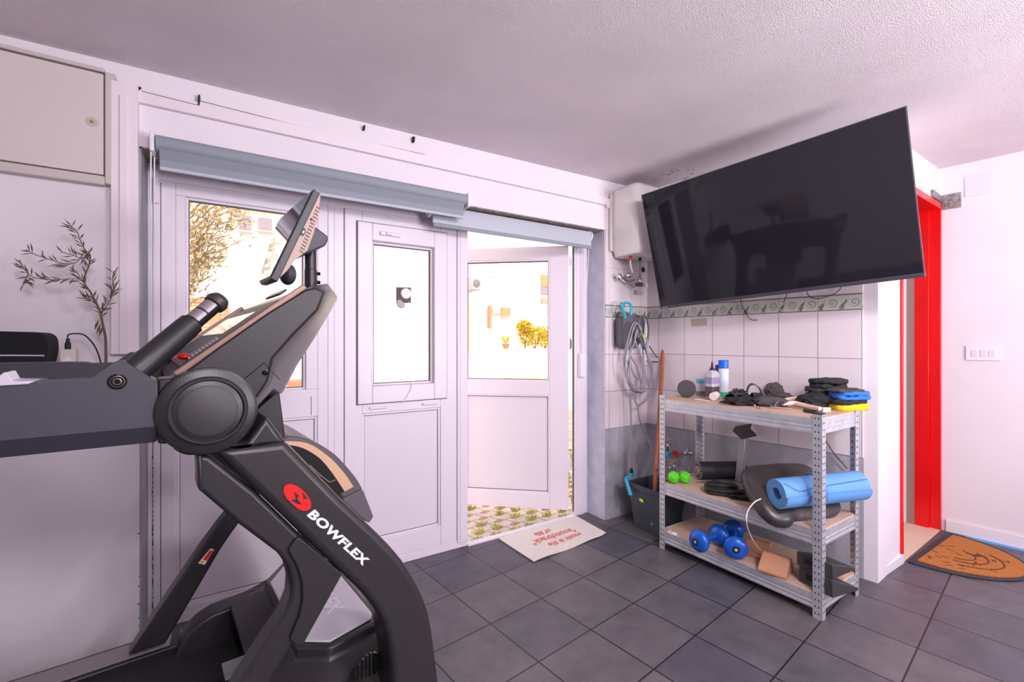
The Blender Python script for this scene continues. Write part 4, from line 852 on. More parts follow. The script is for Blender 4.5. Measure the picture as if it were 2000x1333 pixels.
# ---------------------------------------------------------------- switches on the far wall
def FH(x, y, off=0): return hit(x, y, TN, FWp.dot(TN)+off)
def fq(l, off, th): return B().prism([tuple(FH(x, y, off)) for x, y in l], tuple(TN*th))
t = thing('light_switch', 'white triple light switch plate on the right wall', 'light switch', tuple(FH(1920, 690, 0)))
obj('cover_plate', fq([(1886, 676), (1956, 675), (1956, 705), (1886, 704)], .001, .009), M_white, t, bevel=.003)
for x in (1903, 1920, 1937):
    r_ = obj('rocker', fq([(x-6, 684), (x+6, 684), (x+6, 697), (x-6, 697)], .009, .004), pm('rocker_white', (226, 216, 226), .4), t, bevel=.001)
t = tag(obj('blank_plate', fq([(1884, 346), (1937, 336), (1937, 377), (1884, 385)], .001, .004), pm('blank_white', (230, 220, 230), .6), None, bevel=.002, loc=tuple(FH(1910, 360, 0))), 'blank white cover plate high on the right wall near the ceiling', 'cover plate')
# ---------------------------------------------------------------- ledge on the left with bag, socket and branch
t = tag(obj('wall_ledge', B().box(-1.3, -.352, 1.99, YB, 1.093, 1.112), M_white, None, bevel=.003, loc=(-.8, 2.1, 1.1)), 'narrow white ledge on the left wall behind the treadmill arms', 'shelf')
t = thing('fabric_bag', 'black fabric case with white piping on the ledge at the left edge', 'bag', (-.6, 2.10, 1.112))
p = YP(103, 690, 2.08).x
pts = fil([(-.98, 1.112), (p-.012, 1.112), (p, 1.17), (p-.006, 1.228), (-.98, 1.240)], [.0, .006, .03, .035, .02])
obj('case_body', B().prism([(x, 2.04, z) for x, z in pts], (0, .12, 0)), pm('black_textile', (24, 25, 34), .9, bump=.4, bs=300), t, bevel=.014, seg=4)
obj('piping', B().tube([(-.95, 2.041, 1.162), (-.6, 2.0375, 1.156), (p-.01, 2.0385, 1.153)], .0022, 6), pm('piping_white', (210, 214, 226), .5), t)
t = thing('power_adapter', 'white power adapter with black plug on the ledge beside the black case', 'adapter', tuple(YP(135, 700, 2.10)))
q = YP(135, 697, 2.12); obj('adapter_body', B().box(q.x-.020, q.x+.020, 2.10, 2.14, 1.112, 1.172), pm('adapter_ivory', (228, 216, 208), .4), t, bevel=.003)
obj('plug', B().tube([(q.x-.003, 2.12, 1.172), (q.x-.003, 2.12, 1.192), (q.x-.003, 2.12, 1.196), (q.x-.003, 2.12, 1.21)], [.008, .008, .006, .004], 10), M_black, t)
obj('cord', B().tube(cr([YP(a, c, 2.12) for a, c in [(132, 660), (134, 654), (148, 652), (165, 655), (182, 672), (192, 692), (198, 714)]], 6), .0024, 7), M_wire, t)
tag(obj('folded_paper', B().prism([tuple(YP(a, c, 2.06)) for a, c in [(105, 712), (190, 712), (172, 708), (150, 707), (140, 703), (133, 696), (126, 703), (118, 708)]], (0, .004, 0)), M_white, None, loc=(-.44, 2.06, 1.12)), 'crumpled white paper on the ledge in front of the adapter', 'paper')
t = thing('olive_branch', 'dried olive branch standing on the ledge by the white trunking', 'branch', (-.35, 2.12, 1.112))
M_twig = pm('twig_brown', (112, 92, 78), .8); M_leafd = pm('dried_olive_leaf', (92, 82, 66), .7, var=.25, vs=60)
Yb = 2.10
main = [(207, 716), (207, 690), (206, 660), (202, 640), (196, 612), (188, 592), (176, 570), (164, 552), (167, 536), (174, 518), (176, 498), (166, 488), (156, 468), (150, 452), (138, 442)]
tw_l = [[(164, 552), (150, 545), (120, 546), (96, 547), (70, 543), (55, 536)], [(55, 536), (44, 520), (38, 508)], [(166, 488), (150, 512), (125, 515), (100, 508), (70, 498), (50, 488)], [(196, 612), (206, 600), (218, 580), (226, 558)], [(218, 580), (222, 560), (220, 545), (222, 530)], [(188, 592), (170, 585), (150, 582)], [(176, 498), (160, 505), (140, 498), (118, 492)], [(55, 536), (50, 545), (45, 556)], [(164, 552), (155, 540), (150, 530)]]
def twig(l, r, y=Yb):
    P = [yp(a, c, y+.012*math.sin(i*1.7+a)) for i, (a, c) in enumerate(l)]; return cr(P, 4), r
P, _ = twig(main, 0); obj('stem', B().tube(P, [max(.0014, .0034*(1-i/len(P))+.001) for i in range(len(P))], 6), M_twig, t)
bl = B(); random.seed(11); allp = [P[14:]]
for l in tw_l:
    P, _ = twig(l, 0); obj('twig', B().tube(P, .0014, 5), M_twig, t); allp.append(P)
for P in allp:
    for i in range(1, len(P)-1):
        for k in range(random.choice((0, 1, 1, 2))):
            d = (P[i+1]-P[i-1]).normalized(); a = random.uniform(.3, 1.1)*random.choice((-1, 1)); n = Vector((random.uniform(-.4, .4), -1, random.uniform(-.4, .4))).normalized()
            dd = (d*math.cos(a)+d.cross(n)*math.sin(a)); dd.y *= .5
            bl.leaf(P[i], dd, random.uniform(.022, .040), random.uniform(.0016, .0028), n+Vector((random.uniform(-.6, .6), 0, random.uniform(-.6, .6))))
for (x, y) in ((193, 632), (197, 640), (201, 645)): bl.leaf(yp(x, y-8, Yb), (-.3, 0, -1), .04, .004, (0, -1, 0))
o = obj('leaves', bl, M_leafd, t, smooth=0); md = o.modifiers.new('s', 'SOLIDIFY'); md.thickness = .0007

# ---------------------------------------------------------------- metal shelf
S0 = Vector((2.160, .926, 0)); SR = math.radians(-1.0)
ex = Vector((math.cos(-SR*0+.012), math.sin(.012), 0)); ey = Vector((-.024, .9997, 0)); SL, SD, SH_ = .840, .378, .885
def S(a, b_, z): return S0+ex*a+ey*b_+Vector((0, 0, z))
SHF = thing('storage_shelf', 'three level galvanised steel shelf with chipboard boards against the tiled wall', 'shelf', tuple(S(SD/2, SL/2, 0)))
def sbox(b, a0, a1, b0, b1, z0, z1): return b.hexa([tuple(S(a, c, z)) for z in (z0, z1) for a, c in ((a0, b0), (a1, b0), (a1, b1), (a0, b1))])
W_, T_ = .036, .0022
M_hole = pm('slot_dark', (58, 58, 64), .7)
for a, sa in ((0, 1), (SD, -1)):
    for c, sc_ in ((0, 1), (SL, -1)):
        b = B(); sbox(b, *sorted((a, a+sa*T_)), *sorted((c, c+sc_*W_)), 0, SH_); sbox(b, *sorted((a, a+sa*W_)), *sorted((c, c+sc_*T_)), 0, SH_)
        p_ = obj('post', b, M_galv, SHF, smooth=0)
        b = B()
        for i in range(30):
            z = .02+i*.029; e = .0005
            for off in (.012, .026):
                sbox(b, *sorted((a-sa*e, a+sa*(T_+e))), *sorted((c+sc_*(off-.0022), c+sc_*(off+.0022))), z, z+.0085)
                sbox(b, *sorted((a+sa*(off-.0022), a+sa*(off+.0022))), *sorted((c-sc_*e, c+sc_*(T_+e))), z+.01, z+.0185)
        obj('slot_row', b, M_hole, p_, smooth=0)
        b = B(); sbox(b, *sorted((a-sa*.001, a+sa*(W_))), *sorted((c-sc_*.001, c+sc_*(W_))), SH_-.001, SH_+.003) if a == 0 and c == 0 else None
        if a == 0 and c == 0: obj('post_cap', b, M_black, p_)
        else: b.bm.free()
LV = [(.040, .104), (.317, .381), (.800, .864)]
for z0, z1 in LV:
    for a0, a1 in ((.0024, .0054), (SD-.0054, SD-.0024)):
        b = B(); q = a0; sgn = 1 if q < .1 else -1; base = a0 if sgn == 1 else a1
        prof = [(0, z0), (0, z0+.010), (.003, z0+.013), (.003, z0+.019), (0, z0+.022), (0, z0+.028), (.003, z0+.031), (.003, z0+.037), (0, z0+.040), (0, z1), (.022, z1), (.022, z1-.002), (.0015, z1-.002), (.0015, z0+.0015), (.012, z0+.0015), (.012, z0)]
        bm_ = B().prism([tuple(S(base+sgn*x, .004, z)) for x, z in prof], ey*(SL-.008)); obj('long_beam', bm_, M_galv, SHF, smooth=0)
    for c in (.0024, SL-.0024):
        sgn = 1 if c < .1 else -1
        bm_ = B().prism([tuple(S(.004, c+sgn*x, z)) for x, z in prof], ex*(SD-.008)); obj('short_beam', bm_, M_galv, SHF, smooth=0)
    b = B(); sbox(b, .006, SD-.006, .006, SL-.006, z1-.0015, z1+.0055); obj('board', b, M_mdf, SHF, smooth=0)
ZB = [z1+.0055 for z0, z1 in LV]    # board tops
Z0_, Z1_, Z2_ = ZB
def mpx(p): return depth(p)/FPX     # metres per photo pixel at p
# ---- top board
def up_at(px, py, z): return ZP(px, py, z)
M_clearp = glassmat('clear_plastic', (.93, .92, .95), rough=.05)
p = up_at(1341, 777, Z2_); r_ = 17*mpx(p)
t = thing('rubber_disc', 'round dark grey rubber disc standing upright on the top shelf board', 'disc', tuple(p))
q = p+Vector((0, 0, r_+.0005)); ax = Vector((-.80, -.60, .12)).normalized()
obj('disc', B().lathe(q-ax*.012, ax, [(r_*.92, 0), (r_, .004), (r_, .020), (r_*.92, .024), (r_*.3, .0235), (.001, .0235)], 40), pm('disc_rubber', (74, 70, 74), .8, bump=.3, bs=200), t)
p = up_at(1369, 774, Z2_); k = mpx(p)
t = thing('plastic_jar', 'small clear jar with light blue lid on the top board', 'jar', tuple(p))
obj('jar_body', B().lathe(p, (0, 0, 1), [(9*k, 0), (10*k, 2*k), (10*k, 20*k), (8*k, 25*k)], 20), pm('frosted_plastic', (206, 206, 218), .35), t)
obj('contents', B().lathe(p, (0, 0, 1), [(10.2*k, 2*k), (10.2*k, 10*k)], 20), pm('grey_gel', (128, 124, 128), .4), t)
obj('lid', B().lathe(p+Vector((0, 0, 25*k)), (0, 0, 1), [(8.5*k, 0), (8.8*k, 7*k), (7*k, 8.5*k)], 20), pm('lid_blue', (110, 196, 226), .4), t)
p = up_at(1391, 779, Z2_); k = mpx(p)
t = thing('squeeze_bottle', 'clear square squeeze bottle with black pointed cap on the top board', 'bottle', tuple(p))
obj('bottle_body', B().loft([[tuple(p+Vector((x, y, z*k))) for x, y in fil([(-12*k*s_, -9*k*s_), (12*k*s_, -9*k*s_), (12*k*s_, 9*k*s_), (-12*k*s_, 9*k*s_)], 4*k)] for z, s_ in ((0, .95), (2, 1), (48, 1), (54, .7), (56, .4))]), pm('bottle_translucent', (216, 208, 220), .2, trans=.3), t, smooth=50)
obj('dark_liquid', B().loft([[tuple(p+Vector((x, y, z*k))) for x, y in fil([(-12.2*k, -9.2*k), (12.2*k, -9.2*k), (12.2*k, 9.2*k), (-12.2*k, 9.2*k)], 4*k)] for z in (4, 24)]), pm('liquid_brown', (92, 70, 72), .3), t, smooth=50)
obj('label_band', B().loft([[tuple(p+Vector((x, y, z*k))) for x, y in fil([(-12.3*k, -9.3*k), (12.3*k, -9.3*k), (12.3*k, 9.3*k), (-12.3*k, 9.3*k)], 4*k)] for z in (30, 42)]), pm('label_violet', (150, 138, 178), .5), t, smooth=50)
obj('pointed_cap', B().lathe(p+Vector((0, 0, 55*k)), (0, 0, 1), [(5.5*k, 0), (4.8*k, 3*k), (2.6*k, 6*k), (1.5*k, 16*k), (.3*k, 17*k)], 16), M_black, t)
p = up_at(1402, 775, Z2_); k = mpx(p)
t = thing('spray_bottle', 'slim bottle with dark blue cap half hidden behind the clear squeeze bottle', 'bottle', tuple(p))
obj('bottle_body', B().lathe(p, (0, 0, 1), [(5*k, 0), (5*k, 46*k), (4*k, 50*k)], 18), pm('lime_body', (196, 206, 60), .4), t)
obj('blue_cap', B().lathe(p+Vector((0, 0, 48*k)), (0, 0, 1), [(5*k, 0), (5*k, 13*k), (4*k, 14*k)], 16), pm('cap_navy', (44, 84, 176), .4), t)
p = up_at(1413, 777, Z2_); k = mpx(p)
t = thing('aerosol_can', 'tall white aerosol can with bright blue cap on the top board', 'spray can', tuple(p))
obj('can', B().lathe(p, (0, 0, 1), [(9*k, 0), (9.5*k, 1*k), (9.5*k, 56*k), (8*k, 58*k)], 24), pm('can_white', (220, 230, 244), .3), t)
obj('green_band', B().lathe(p+Vector((0, 0, 1.5*k)), (0, 0, 1), [(9.6*k, 0), (9.6*k, 10*k)], 24), pm('band_green', (70, 190, 150), .4), t)
obj('can_cap', B().lathe(p+Vector((0, 0, 57*k)), (0, 0, 1), [(9.3*k, 0), (9.3*k, 15*k), (8.6*k, 16*k), (8*k, 12*k)], 24), pm('cap_blue', (20, 104, 226), .35), t)
p = up_at(1394, 783, Z2_); k = mpx(p); rz = 8*k; ax = Vector((.85, .35, 0)).normalized()
t = thing('pill_bottle', 'small white bottle lying on its side at the front of the top board', 'bottle', tuple(p))
c_ = p+Vector((0, 0, rz+.0005))
obj('bottle_cap', B().lathe(c_-ax*.012, ax, [(rz*.85, 0), (rz, .002), (rz, .016)], 20), pm('cap_cream', (232, 224, 222), .4), t)
obj('bottle_body', B().lathe(c_+ax*.006, ax, [(rz*.85, 0), (rz*.85, .004), (rz*.98, .010), (rz*.98, .055), (rz*.8, .06)], 20), M_white, t)
tag(obj('chalk_piece', B().tube([up_at(1357, 780, Z2_+.004), up_at(1372, 782, Z2_+.004), up_at(1386, 784, Z2_+.004)], [.0035, .004, .003], 7), M_white, None, loc=tuple(up_at(1371, 782, Z2_+.004))), 'thin white stick lying at the front edge of the top board', 'stick')
# soft dark gear
def blob(px, py, z, w_px, h_px, dpt, seed, mat, name, label, cat, rot=0, parent=None, group=None, amp=.25, up0=0):
    """crumpled soft lump: w_px wide, h_px tall in photo pixels, dpt metres deep"""
    p = up_at(px, py, z); k = mpx(p); b = B(); bm = b.bm
    bmesh.ops.create_icosphere(bm, subdivisions=4, radius=1)
    a = RT*math.cos(rot)+FW*math.sin(rot); c = FW*math.cos(rot)-RT*math.sin(rot)
    for v in bm.verts:
        n = v.co.copy(); q = n*2.2+Vector((seed, seed*2.3, 0))
        f_ = 1+amp*noise.noise(q)+amp*.55*noise.noise(q*2.7)+amp*.25*abs(noise.noise(q*6))
        x, y, zz = n.x*f_, n.y*f_, max(-.85, n.z*f_)
        v.co = p+a*(x*w_px*k/2)+c*(y*dpt/2)+Vector((0, 0, (zz+.85)/1.85*h_px*k+up0))
    o = obj(name, b, mat, parent, smooth=50, loc=tuple(p))
    if not parent: tag(o, label, cat, group)
    return o
M_blk = pm('black_textile_soft', (34, 33, 36), .75, bump=.5, bs=160); M_blk2 = pm('black_neoprene', (46, 44, 48), .55, bump=.3, bs=120); M_gry = pm('grey_knit', (78, 72, 74), .9, bump=.5, bs=250)
def cuff(px, py, z, r_px, h_px, lean, mat, name, parent, wid=.07):
    p = up_at(px, py, z); k = mpx(p); R = r_px*k; c = p+Vector((0, 0, h_px*k/2)); rings = []
    ax = (RT*math.cos(lean)+FW*math.sin(lean)).normalized(); u2 = Vector((0, 0, 1)); sd = ax.cross(u2)
    for hh in (-wid/2, wid/2):
        for s_ in (1, .88):
            rings.append([c+ax*hh+(u2*math.sin(a)*h_px*k/2+sd*math.cos(a)*R)*s_*(1+.06*math.sin(3*a+px)) for a in [2*PI*i/28 for i in range(28)]])
    rings = [rings[0], rings[2], rings[3], rings[1], rings[0]]
    return obj(name, B().loft(rings, caps=False), mat, parent, smooth=50)
t = thing('wrist_straps', 'pile of black wrist straps on the top board beside the white bottle', 'straps', tuple(up_at(1450, 786, Z2_)))
cuff(1437, 786, Z2_, 12, 18, .5, M_blk2, 'strap_loop', t, .09); cuff(1472, 786, Z2_, 13, 36, 1.2, M_blk2, 'strap_loop', t, .05); cuff(1458, 788, Z2_, 16, 17, .3, M_blk, 'strap_loop', t, .08); cuff(1479, 790, Z2_, 12, 22, -.2, M_blk, 'strap_loop', t, .05)
blob(1455, 791, Z2_, 74, 15, .10, 4, M_blk, 'strap_band', '', '', parent=t, amp=.5); blob(1441, 783, Z2_, 40, 22, .05, 12, M_blk2, 'strap_band', '', '', parent=t, amp=.6, rot=.5)
t = thing('knee_pad', 'dark grey rounded knee pad on the top board behind the glove', 'knee pad', tuple(up_at(1518, 783, Z2_)))
blob(1518, 779, Z2_, 46, 32, .08, 7, pm('pad_grey', (88, 82, 84), .8, bump=.6, bs=260), 'pad_shell', '', '', parent=t, amp=.22); blob(1500, 776, Z2_, 14, 28, .04, 8, M_blk, 'pad_strap', '', '', parent=t); blob(1549, 776, Z2_, 42, 11, .05, 9, M_blk, 'pad_strap', '', '', parent=t, amp=.35)
t = thing('workout_glove', 'grey knitted glove with pinkish trim lying on the top board', 'glove', tuple(up_at(1508, 793, Z2_)))
blob(1508, 795, Z2_, 62, 20, .07, 21, M_gry, 'glove_palm', '', '', parent=t, amp=.25, rot=-.3); blob(1530, 789, Z2_, 40, 22, .06, 22, M_gry, 'glove_cuff', '', '', parent=t, amp=.3)
for i, (x, y) in enumerate(((1474, 793), (1480, 796), (1486, 797))): obj('finger_end', B().ball(up_at(x, y, Z2_+.006), (.007, .006, .006)), pm('fingertip_tan', (170, 140, 130), .6), t)
obj('glove_trim', B().tube(cr([up_at(x, y, Z2_+.030) for x, y in ((1513, 800), (1514, 792), (1519, 786), (1528, 783), (1534, 788))], 5), .0025, 6), pm('trim_mauve', (150, 112, 126), .8), t)
t = thing('massage_tool', 'pale peach plastic tool with dark end at the front of the top board', 'tool', tuple(up_at(1570, 797, Z2_)))
M_pch = pm('peach_plastic', (236, 206, 192), .45)
def hx(px, py, h): return up_at(px, py, Z2_)+Vector((0, 0, h))
obj('tool_body', B().tube(cr([hx(1530, 799, .020), hx(1550, 798, .026), hx(1570, 801, .022), hx(1602, 807, .020)], 5), [.006]*3+[.011]*8+[.009]*5, 10), M_pch, t)
obj('tool_head', B().tube(cr([hx(1526, 797, .018), hx(1536, 793, .030), hx(1560, 791, .032), hx(1572, 796, .024)], 4), .010, 10), M_pch, t)
obj('tool_tip', B().tube([hx(1570, 806, .010), hx(1597, 810, .010)], .009, 4), pm('tip_black', (48, 46, 48), .5), t)
obj('tool_rod', B().tube([hx(1504, 798, .006), hx(1545, 802, .008)], .0035, 6), pm('rod_tan', (200, 170, 150), .5), t)
tag(obj('cream_clip', B().obox(up_at(1612, 806, Z2_)+Vector((0, 0, .012)), RT*.019, FW*.012, (0, 0, .0115)), pm('clip_cream', (196, 186, 176), .5), None, bevel=.003, loc=tuple(up_at(1612, 806, Z2_))), 'small cream clip above the front right shelf post', 'clip')
# folded clothes, lowest first
def fold(px, py, z, wpx, hpx, dpt, n, seed, mat, name, parent, rot=0, lift=0, shift=0):
    p = up_at(px, py, z); k = mpx(p); H_ = hpx*k/n; b = B(); a = RT*math.cos(rot)+FW*math.sin(rot); c = FW*math.cos(rot)-RT*math.sin(rot)
    for L_ in range(n):
        ra = rot+.22*noise.noise(Vector((seed*1.9, L_*5.3, 2))); a = RT*math.cos(ra)+FW*math.sin(ra); c = FW*math.cos(ra)-RT*math.sin(ra)
        rings = []; s0 = 1-.06*((L_+seed) % 2); dx = .014*noise.noise(Vector((L_*3.1, seed, 0)))
        for j, (fr, hh) in enumerate(((.93, 0), (1, .25), (1.0, .7), (.95, 1.0), (.6, 1.08), (.1, 1.1))):
            ring = []
            for i in range(48):
                t_ = 2*PI*i/48; ex_ = .7; x = abs(math.cos(t_))**ex_*math.copysign(1, math.cos(t_)); y = abs(math.sin(t_))**ex_*math.copysign(1, math.sin(t_))
                q = Vector((x*1.7, y*1.7, L_*2.7+seed*1.3)); w1 = .10*noise.noise(q*1.3)+.05*noise.noise(q*4); zz = .9*noise.noise(q*.9+Vector((5, 5, 5)))+.5*noise.noise(q*2.6)
                ring.append(p+a*((x*fr*s0*(1+w1))*wpx*k/2+dx+shift)+c*(y*fr*s0*(1+w1)*dpt/2)+Vector((0, 0, lift+(L_+hh+zz*(.6 if L_ or j else 0)*min(1, L_+hh))*H_)))
            rings.append(ring)
        b.loft(rings)
    return obj(name, b, mat, parent, smooth=60)
t = thing('yellow_cloth', 'yellow cloth peeking out at the bottom of the clothes pile', 'cloth', tuple(up_at(1660, 803, Z2_)))
fold(1655, 800, Z2_, 76, 11, .13, 1, 5, pm('yellow_fabric', (244, 200, 20), .8, bump=.3, bs=150), 'cloth_body', t, rot=.25)
kk = mpx(up_at(1655, 800, Z2_))
t = thing('blue_cloth', 'bright blue folded garment with black folds under the black clothes', 'clothes', tuple(up_at(1660, 800, Z2_+.012)))
fold(1652, 800, Z2_, 80, 9, .13, 1, 9, M_blk, 'black_layer', t, rot=.2, lift=11.5*kk); fold(1659, 800, Z2_, 74, 15, .12, 2, 2, pm('blue_fabric', (48, 118, 216), .8, bump=.3, bs=150), 'blue_layer', t, rot=.2, lift=20.5*kk)
fold(1650, 800, Z2_, 66, 5, .11, 1, 6, M_gry, 'grey_layer', t, rot=.1, lift=35*kk)
t = thing('black_clothes', 'stack of folded black sportswear on the right of the top board', 'clothes', tuple(up_at(1612, 796, Z2_)))
blob(1600, 797, Z2_, 78, 30, .12, 31, M_blk, 'crumpled_sleeve', '', '', parent=t, amp=.3)
fold(1616, 794, Z2_, 80, 14, .10, 2, 3, M_blk2, 'folded_layer', t, rot=.05, lift=22*kk, shift=-.005); fold(1618, 794, Z2_, 66, 18, .11, 2, 13, M_blk, 'folded_layer', t, rot=.0, lift=37*kk)
blob(1590, 788, Z2_, 16, 12, .03, 33, pm('blue_dull', (96, 120, 190), .8), 'blue_lining', '', '', parent=t, up0=26*kk)
tag(obj('black_marker', B().tube([up_at(1579, 792, Z2_)+Vector((0, 0, .045)), up_at(1573, 792, Z2_)+Vector((-.004, 0, .083))], [.003, .002], 8), M_black, None, loc=tuple(up_at(1577, 790, Z2_))), 'thin black pen sticking up left of the black clothes', 'pen')
# ---- middle board
t = thing('massage_balls', 'pair of bright green plastic balls in a clear bag on the middle board', 'balls', tuple(up_at(1323, 940, Z1_)))
for x in (1315, 1337):
    p = up_at(x, 944, Z1_); k = mpx(p); o = obj('green_ball', B().ball(p+Vector((0, 0, 11.5*k)), (11*k, 11*k, 11.5*k), 20, 12), pm('neon_green', (96, 230, 40), .35), t)
    b = B()
    for j in range(8):
        a = j*PI/4; b.ball(p+Vector((0, 0, 11.5*k))+Vector((math.cos(a)*.9*11*k*.707, -11*k*.6, math.sin(a)*8*k)), 2.4*k, 8, 6)
    obj('ball_studs', b, MATS['neon_green'], o)
p = up_at(1326, 947, Z1_); obj('black_joint', B().ball(up_at(1326, 940, Z1_)+Vector((0, 0, .035)), .010, 10, 6), M_black, t)
b = B(); k = mpx(p); 
blob(1316, 937, Z1_, 62, 34, .10, 41, M_clearp, 'clear_bag', '', '', parent=t, amp=.35)
t = thing('foam_roller', 'black roller with grey hub end and spiky rim lying on the middle board', 'roller', tuple(up_at(1400, 940, Z1_)))
p0 = up_at(1363, 937, Z1_); k = mpx(p0); R = 17*k; a0 = p0+Vector((0, 0, R+.001)); dirR = (ex*.32-ey*.95).normalized()*0+Vector((.62, -.35, 0)).normalized()
p1 = a0+dirR*.30
obj('roller_body', B().lathe(a0, dirR, [(R*.82, 0), (R, .012), (R, .10), (R*.97, .12), (R, .14), (R, .27), (R*.7, .285)], 32), pm('roller_black', (36, 36, 42), .6), t, smooth=40)
obj('roller_hub', B().lathe(a0-dirR*.004, dirR, [(.004, -.006), (R*.28, -.005), (R*.55, -.003), (R*.55, .010)], 24), pm('hub_grey', (168, 154, 152), .5), t)
sd = dirR.cross(Vector((0, 0, 1))).normalized()
for i in range(22):
    a = 2*PI*i/22; rd = sd*math.cos(a)+Vector((0, 0, 1))*math.sin(a)
    obj('rim_spike', B().obox(a0+rd*R*.80+dirR*.001, rd*R*.14, rd.cross(dirR)*R*.045, dirR*.004), pm('spike_grey', (140, 132, 134), .5), t)
t = thing('bar_pad_stand', 'grey steel upright with black angled rest on top standing on the middle board', 'stand', tuple(up_at(1445, 945, Z1_)))
p = up_at(1444, 942, Z1_); k = mpx(p)
Hs = (942-856)*k; M_st = pm('satin_steel_post', (172, 164, 172), .4, .6)
lean = RT*(13*k)
b = B(); q0, q1 = p, p+Vector((0, 0, Hs))+lean*.7
aa, cc = ex*.019, ey*.019
b.hexa([q0-aa-cc, q0+aa-cc, q0+aa+cc, q0-aa+cc, q1-aa-cc, q1+aa-cc, q1+aa+cc, q1-aa+cc]); obj('steel_post', b, M_st, t, bevel=.003)
def atd(x, y, t_): return DP(x, y, t_)
dt = depth(q1)
b = B().prism([atd(1431, 841, dt), atd(1434, 829+4, dt), atd(1468, 828, dt+.02), atd(1464, 838, dt+.03), atd(1478, 851, dt+.02), atd(1448, 860, dt-.01)], tuple(FW*.03+Vector((0, 0, .004)))); 
b = B(); top = [(1433, 834), (1468, 828), (1462, 840), (1478, 852), (1448, 859), (1431, 842)]
b.hexa([atd(1431, 843, dt-.03), atd(1448, 859, dt-.04), atd(1479, 852, dt+.05), atd(1464, 837, dt+.06), atd(1432, 838, dt-.02), atd(1449, 852, dt-.03), atd(1477, 849, dt+.06), atd(1463, 834, dt+.07)]); obj('lower_wing', b, pm('rest_black', (44, 42, 42), .5), t, bevel=.001)
b = B(); b.hexa([atd(1431, 843, dt-.03), atd(1433, 843, dt-.02), atd(1466, 838, dt+.07), atd(1464, 839, dt+.06), atd(1436, 833, dt-.02), atd(1438, 833, dt-.01), atd(1469, 828, dt+.08), atd(1467, 828, dt+.07)]); obj('upper_wing', b, MATS['rest_black'], t, bevel=.001)
obj('base_plate', B().prism([tuple(up_at(x, y, Z1_)) for x, y in ((1358, 944), (1440, 934), (1472, 944), (1462, 956), (1440, 952))], (0, 0, .006)), pm('plate_grey', (150, 142, 146), .45, .4), t, bevel=.001)
t = thing('resistance_bands', 'folded black rubber bands lying on the middle board', 'bands', tuple(up_at(1420, 962, Z1_)))
M_bb = pm('band_black', (38, 38, 38), .5, bump=.3, bs=90)
fold(1414, 966, Z1_, 74, 12, .10, 2, 3, M_bb, 'folded_band', t, rot=-.45)
fold(1410, 963, Z1_, 60, 10, .08, 2, 8, M_bb, 'folded_band', t, rot=-.35, lift=.022)
fold(1450, 975, Z1_, 52, 8, .07, 2, 14, M_bb, 'folded_band', t, rot=-.5)
# bolster / seat pad and yoga mat
ml, mr = DP(1520, 965, 2.045), Vector((2.492, .908, .532))
ml.z += 0; mdir = (mr-ml).normalized(); MR = .070; ml.y += .008
t = thing('exercise_pad', 'thick black leatherette pad resting slanted on the middle board under the blue mat', 'pad', tuple((ml+mr)/2-Vector((0, 0, .10))))
fwd = mdir.cross(Vector((0, 0, 1))).normalized()
if fwd.dot(RT*-.5-FW) < 0: fwd = -fwd
sl = (fwd*.76-Vector((0, 0, 1))*.65).normalized(); pn = sl.cross(mdir).normalized()
if pn.z < 0: pn = -pn
pcen = (ml+mr)/2-pn*(MR+.050)-mdir*.060+sl*(-.045)+Vector((0, 0, .012))
b = B(); bm = b.bm; bmesh.ops.create_icosphere(bm, subdivisions=4, radius=1)
for v in bm.verts:
    n = v.co; f_ = lambda x, e: math.copysign(abs(x)**e, x)
    m = (abs(n.x)**4+abs(n.y)**4+abs(n.z)**4)**.25; x, y, z = n.x/m, n.y/m, n.z/m
    s_ = 1-.12*(x*.5+.5)
    v.co = pcen+mdir*(x*.205)+sl*(y*.165*s_)+pn*(z*.055*(1-.35*y*y)*(1-.25*x*x)+.012*noise.noise(n*2.4))
obj('pad_body', b, pm('leatherette', (62, 56, 58), .32, bump=.15, bs=40), t, smooth=60)
obj('seam', B().tube(cr([pcen+mdir*(math.cos(a)*.212)+sl*(math.sin(a)*.165)+pn*.0 for a in [2*PI*i/24 for i in range(25)]], 2), .0015, 5), M_black, t) if False else None
t = thing('yoga_mat', 'rolled light blue yoga mat lying on the black pad', 'yoga mat', tuple((ml+mr)/2))
# spiral roll
def spiral(R0, R1, turns, th, n=30):
    out, inn = [], []
    N = int(turns*n)
    for i in range(N+1):
        a = 2*PI*turns*i/N; r = R0+(R1-R0)*i/N; out.append((r*math.cos(a), r*math.sin(a))); inn.append(((r-th)*math.cos(a), (r-th)*math.sin(a)))
    return out+inn[::-1]
sp_ = spiral(.031, MR, 4.0, .0088); m1 = Vector((0, 0, 1))-mdir*mdir.z; m1.normalize(); m2 = mdir.cross(m1)
b = B(); a_ = [ml+m1*y+m2*x for x, y in sp_]; c_ = [q+mdir*(mr-ml).length for q in a_]; va, vb = b.vv(a_), b.vv(c_); n = len(va)
for i in range(n): b.f([va[i], va[(i+1) % n], vb[(i+1) % n], vb[i]])
h = n//2
for i in range(h-1): b.f([va[i], va[n-1-i], va[n-2-i], va[i+1]]); b.f([vb[i], vb[i+1], vb[n-2-i], vb[n-1-i]])
M_mat = pm('mat_blue', (104, 160, 222), .65, bump=.15, bs=300)
obj('mat_roll', b, M_mat, t, smooth=40)
ln = (mr-ml).length
def onmat(s_, a, h=.0008): return ml+mdir*(s_*ln)+(m1*math.sin(a)+m2*math.cos(a))*(MR+h)
sgn = 1 if (m2.dot(-FW) > 0) else -1
aa = lambda d: (PI/2-sgn*math.radians(d))
